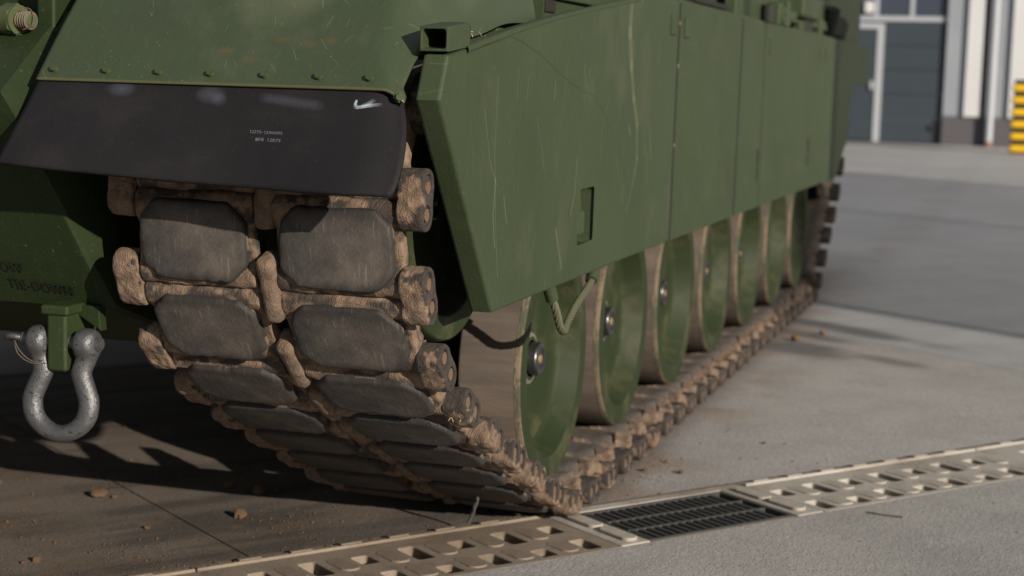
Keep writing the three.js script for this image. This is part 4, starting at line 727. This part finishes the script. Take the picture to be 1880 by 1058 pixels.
// ---------------------------------------------------------------- shackles
{
  const o = thing('bow_shackle', 'galvanised steel bow shackle hanging from the green lug at lower left', 'shackle', [-0.727, 0.574, 1.20]); o.scale.set(1.22, 0.97, 1.06);
  const bow = [[-0.046, 0.0, 0], [-0.045, -0.028, 0.0], [-0.037, -0.062, 0.004], [-0.046, -0.092, 0.008], [-0.055, -0.125, 0.011], [-0.049, -0.162, 0.014], [-0.026, -0.188, 0.016], [0, -0.196, 0.017], [0.026, -0.188, 0.016], [0.049, -0.162, 0.014], [0.055, -0.125, 0.011], [0.046, -0.092, 0.008], [0.037, -0.062, 0.004], [0.045, -0.028, 0], [0.046, 0.0, 0]].map(p => V3(...p));
  const cv = new THREE.CatmullRomCurve3(bow), S = [];
  for (let i = 0; i <= 180; i++) S.push(cv.getPoint(i / 180));
  const sdf = (x, y, z) => {
    let d = 1e9; for (let i = 0; i <= 180; i += 1) { const p = S[i], q = (x - p.x) ** 2 + (y - p.y) ** 2 + (z - p.z) ** 2; if (q < d) d = q; } d = Math.sqrt(d) - 0.0180;
    for (const s of [-1, 1]) { const e = Math.hypot(Math.hypot(Math.max(0, Math.hypot(y - 0.002, z) - 0.016)), Math.max(0, Math.abs(x - s * 0.046) - 0.003)) - 0.0165; d = smin(d, e, 0.012); }
    return d - 0.0008 * (fbm3(x * 120, y * 120, z * 120, 2) - 0.5) - 0.0012 * Math.exp(-((z - 0.012) ** 2) / 4e-6);
  };
  const bg = nets(sdf, [-0.1, -0.225, -0.045], [0.1, 0.045, 0.045], 0.0042); mesh('bow', boxUV(bg.toNonIndexed()), galv, o);
  const bgm = o.children[o.children.length - 1].geometry; void bgm;
  const pin = mesh('pin', cyl([-0.078, 0.002, 0], [0.071, 0.002, 0], 0.0150), galv, o);
  mesh('pin_tip', cyl([0.0715, 0.002, 0], [0.074, 0.002, 0], 0.0105), galv, pin);
  const eye = new THREE.TorusGeometry(0.0145, 0.0068, 12, 30); eye.rotateX(Math.PI / 2 - 0.55); eye.translate(-0.094, 0.0, 0.0); mesh('pin_eye', boxUV(eye), galv, pin);
  mesh('lock_wire', tube([[-0.088, -0.004, 0.014], [-0.075, -0.02, 0.022], [-0.060, -0.036, 0.022], [-0.045, -0.044, 0.020], [-0.028, -0.046, 0.016], [-0.022, -0.048, 0.0]], 0.0012, 40, 6), rusty, o);
  mesh('lock_wire', tube([[-0.09, -0.002, 0.012], [-0.078, -0.026, 0.023], [-0.062, -0.041, 0.023], [-0.044, -0.047, 0.021], [-0.028, -0.044, 0.017]], 0.0011, 40, 6), rusty, o);
}
{
  const o = thing('rusty_shackle', 'worn shackle with hex nut and rusty threads on the nose beside the fender', 'shackle', [-0.808, 1.236, 1.24]);
  const ax = V3(0.97, -0.02, 0.24).normalize(), at = t => [ax.x * t, ax.y * t, ax.z * t];
  const nut = new THREE.CylinderGeometry(0.034, 0.034, 0.034, 6, 1); nut.rotateY(0.3);
  const nq = new THREE.Quaternion().setFromUnitVectors(V3(0, 1, 0), ax); nut.applyQuaternion(nq); nut.translate(...at(-0.012)); mesh('nut', boxUV(nut), nutPaint, o);
  mesh('washer', cyl(at(0.004), at(0.010), 0.030), nutPaint, o);
  mesh('bolt', cyl(at(-0.05), at(0.044), 0.0165), rusty, o); mesh('bolt_tip', cyl(at(0.0445), at(0.047), 0.0145, 0.0125), nutPaint, o);
  for (let i = 0; i < 5; i++) { const t = new THREE.TorusGeometry(0.0168, 0.0022, 8, 30); t.applyQuaternion(new THREE.Quaternion().setFromUnitVectors(V3(0, 0, 1), ax)); t.translate(...at(0.015 + i * 0.0065)); mesh('thread', boxUV(t), rusty, o); }
  mesh('wire_tie', tube([[0.02, 0.018, 0.018], [0.03, 0.024, 0.012], [0.044, 0.018, 0.012], [0.05, -0.01, 0.02], [0.03, -0.02, 0.022]], 0.0012, 30, 5), rusty, o);
  mesh('bow', boxUV(nets((x, y, z) => Math.min(sdBox(x, y, z, 0.02, 0.042, 0.03, 0.02), Math.hypot(Math.max(0, Math.abs(y + 0.14) - 0.12), x + 0.008 * Math.sin(y * 22), z) - 0.028), [-0.05, -0.34, -0.05], [0.05, 0.07, 0.05], 0.008).toNonIndexed()), rusty, o).position.set(-0.072, -0.004, -0.012);
}

// ---------------------------------------------------------------- loose things on the ground
{
  const lump = k => nets((x, y, z) => { const n = fbm3(x * 1.6 + k * 9, y * 1.6, z * 1.6, 4), m = fbm3(x * 6, y * 6 + k, z * 6, 2); return Math.hypot(x, y * 1.25, z) - 0.62 - 0.9 * (n - 0.5) - 0.12 * (m - 0.5); }, [-1.25, -1.1, -1.25], [1.25, 1.1, 1.25], 0.11);
  const L = [0, 1, 2, 3, 4].map(lump);
  const clods = [
    [-1.161, 0.345, 0.026, 'large brown mud clod lit in front of the shackle, left part of the ground'], [-1.118, 0.338, 0.010, 'small crumb touching the right side of the large left mud clod'],
    [-0.724, 0.388, 0.023, 'pale flat mud clod lying in the sun below the track front'], [-0.896, 0.109, 0.020, 'squarish mud clod in shade, left of the round one'],
    [-0.79, 0.143, 0.024, 'round mud clod in shade under the sloping track'], [-0.755, 0.10, 0.010, 'small mud clod in shade right of the round one'],
    [-0.885, 0.577, 0.011, 'small upright mud lump casting a thin shadow, between the big clods'], [-0.977, 0.926, 0.012, 'grey brown mud lump near the lower left corner'], [-0.994, 0.952, 0.008, 'tiny mud lump beside the one near the lower left corner'],
    [-1.482, 0.334, 0.014, 'mud clod cut by the left edge of the photo'], [0.13, -0.557, 0.014, 'left one of two pebbles on clean concrete beside the track'], [0.235, -0.574, 0.014, 'right one of two pebbles on clean concrete beside the track'],
    [0.165, -0.697, 0.009, 'small flat crumb behind the two pebbles beside the track'], [0.184, -3.358, 0.03, 'brown mud clod far back beside the rear of the track'], [0.271, -3.602, 0.022, 'pale mud clod farthest back on the concrete'], [0.398, -1.097, 0.009, 'lone small pebble in the middle of the clean concrete']];
  clods.forEach(([x, z, r, label], i) => { setSeed(500 + i); const o = mesh('mud_clod', L[i % 5], clodMat); o.position.set(x, r * 0.42, z); o.scale.set(r * 1.15, r * rr(0.8, 1), r); o.rotation.y = rr(0, 6.28); tag(o, label, 'mud clod', 'mud clods on the ground'); });
  // crumbs nobody would count
  setSeed(808); const lg = nets((x, y, z) => Math.hypot(x, y * 1.2, z) - 0.6 - 0.8 * (fbm3(x * 1.7, y * 1.7, z * 1.7, 3) - 0.5), [-1.2, -1.1, -1.2], [1.2, 1.1, 1.2], 0.34);
  const spots = []; let guard = 0;
  while (spots.length < 3600 && guard++ < 200000) {
    const s = rr(-1.9, 1.2), n = rr(-1.6, 0.36), [x, z] = sn2xz(s, n), d = fbm3(x * 3, 5.5, z * 3, 4);
    const want = x < 0.06 ? sst(0.50, 0.66, d) * (0.25 + 0.75 * sst(-1.0, -0.1, n)) + 0.03 : 0.02 + 0.25 * (1 - sst(0.08, 0.35, x)) * sst(0.4, 0.6, d);
    if (rnd() > want || n > -0.005) { if (!(n > 0.005 && n < 0.034 && s < 0 && rnd() < 0.35)) continue; }
    spots.push([x, z, 0.0012 + 0.0042 * Math.pow(rnd(), 5)]);
  }
  for (let i = 0; i < 260; i++) { const s = rr(-1.2, 2.2), n = rr(0.39, 0.9), [x, z] = sn2xz(s, n); spots.push([x, z, 0.001 + 0.0022 * Math.pow(rnd(), 4)]); }
  const im = new THREE.InstancedMesh(lg, clodMat, spots.length), M = new THREE.Matrix4(), Q = new THREE.Quaternion(), Cc = new THREE.Color();
  spots.forEach(([x, z, r], i) => { Q.setFromEuler(new THREE.Euler(rr(0, 6), rr(0, 6), rr(0, 6))); M.compose(V3(x, r * 0.4, z), Q, V3(r, r, r)); im.setMatrixAt(i, M); const k = rr(0.7, 1.35); im.setColorAt(i, Cc.setRGB(k, k, k * 0.97)); });
  im.name = 'mud_crumbs'; im.castShadow = im.receiveShadow = true; tag(im, 'fine brown mud crumbs scattered over the ground before the track', 'mud crumbs', null, 'stuff'); scene.add(im);
  // dry straw caught between fender, tube and skirt, and on the track
  setSeed(919); const straw = [];
  for (const [x, y, z, n] of [[0.085, 1.232, 1.11, 4], [0.08, 1.228, 1.02, 7], [0.09, 1.226, 0.95, 4], [0.10, 1.30, 0.30, 3], [0.07, 0.44, 0.98, 3]]) for (let k = 0; k < n; k++) { const a = rr(0, 6.28), l = rr(0.006, 0.02), px = x + rr(-0.012, 0.012), pz = z + rr(-0.03, 0.03); straw.push(tube([[px, y + rr(-0.002, 0.002), pz], [px + Math.cos(a) * l * 0.5, y + rr(0.003, 0.010), pz + Math.sin(a) * l * 0.5], [px + Math.cos(a) * l, y + rr(-0.002, 0.010), pz + Math.sin(a) * l]], 0.0008, 6, 5)); }
  const sw = mesh('dry_straw', join(straw), std({ color: new THREE.Color(0.42, 0.33, 0.18), roughness: 0.9 })); tag(sw, 'bits of dry straw caught between fender and skirt', 'straw', null, 'stuff');
  const tw = mesh('scratch_mark', tube([[0.800, 0.003, -0.326], [0.825, 0.0045, -0.318], [0.850, 0.003, -0.315], [0.897, 0.004, -0.309]], 0.0026, 20, 6), stripMat); tag(tw, 'thin dark tube added as a scratch on the concrete right of the black grate', 'scratch_mark');  // dark tube added to draw a scratch in the concrete
  // the twisted strip hanging from the track
  const st = mesh('hanging_strip', join([tube([[-0.080, 0.172, 0.362], [-0.084, 0.153, 0.364], [-0.085, 0.124, 0.357], [-0.093, 0.105, 0.345], [-0.099, 0.089, 0.332], [-0.119, 0.056, 0.302], [-0.134, 0.027, 0.282]], 0.0042, 60, 7), tube([[-0.082, 0.172, 0.366], [-0.081, 0.150, 0.366], [-0.089, 0.122, 0.359], [-0.091, 0.103, 0.348], [-0.104, 0.086, 0.333], [-0.115, 0.058, 0.304], [-0.137, 0.024, 0.283]], 0.0036, 60, 7)]), stripMat);
  tag(st, 'grey twisted strip hanging from the track just above the drain', 'strip');
}
renderer.render(scene, camera);
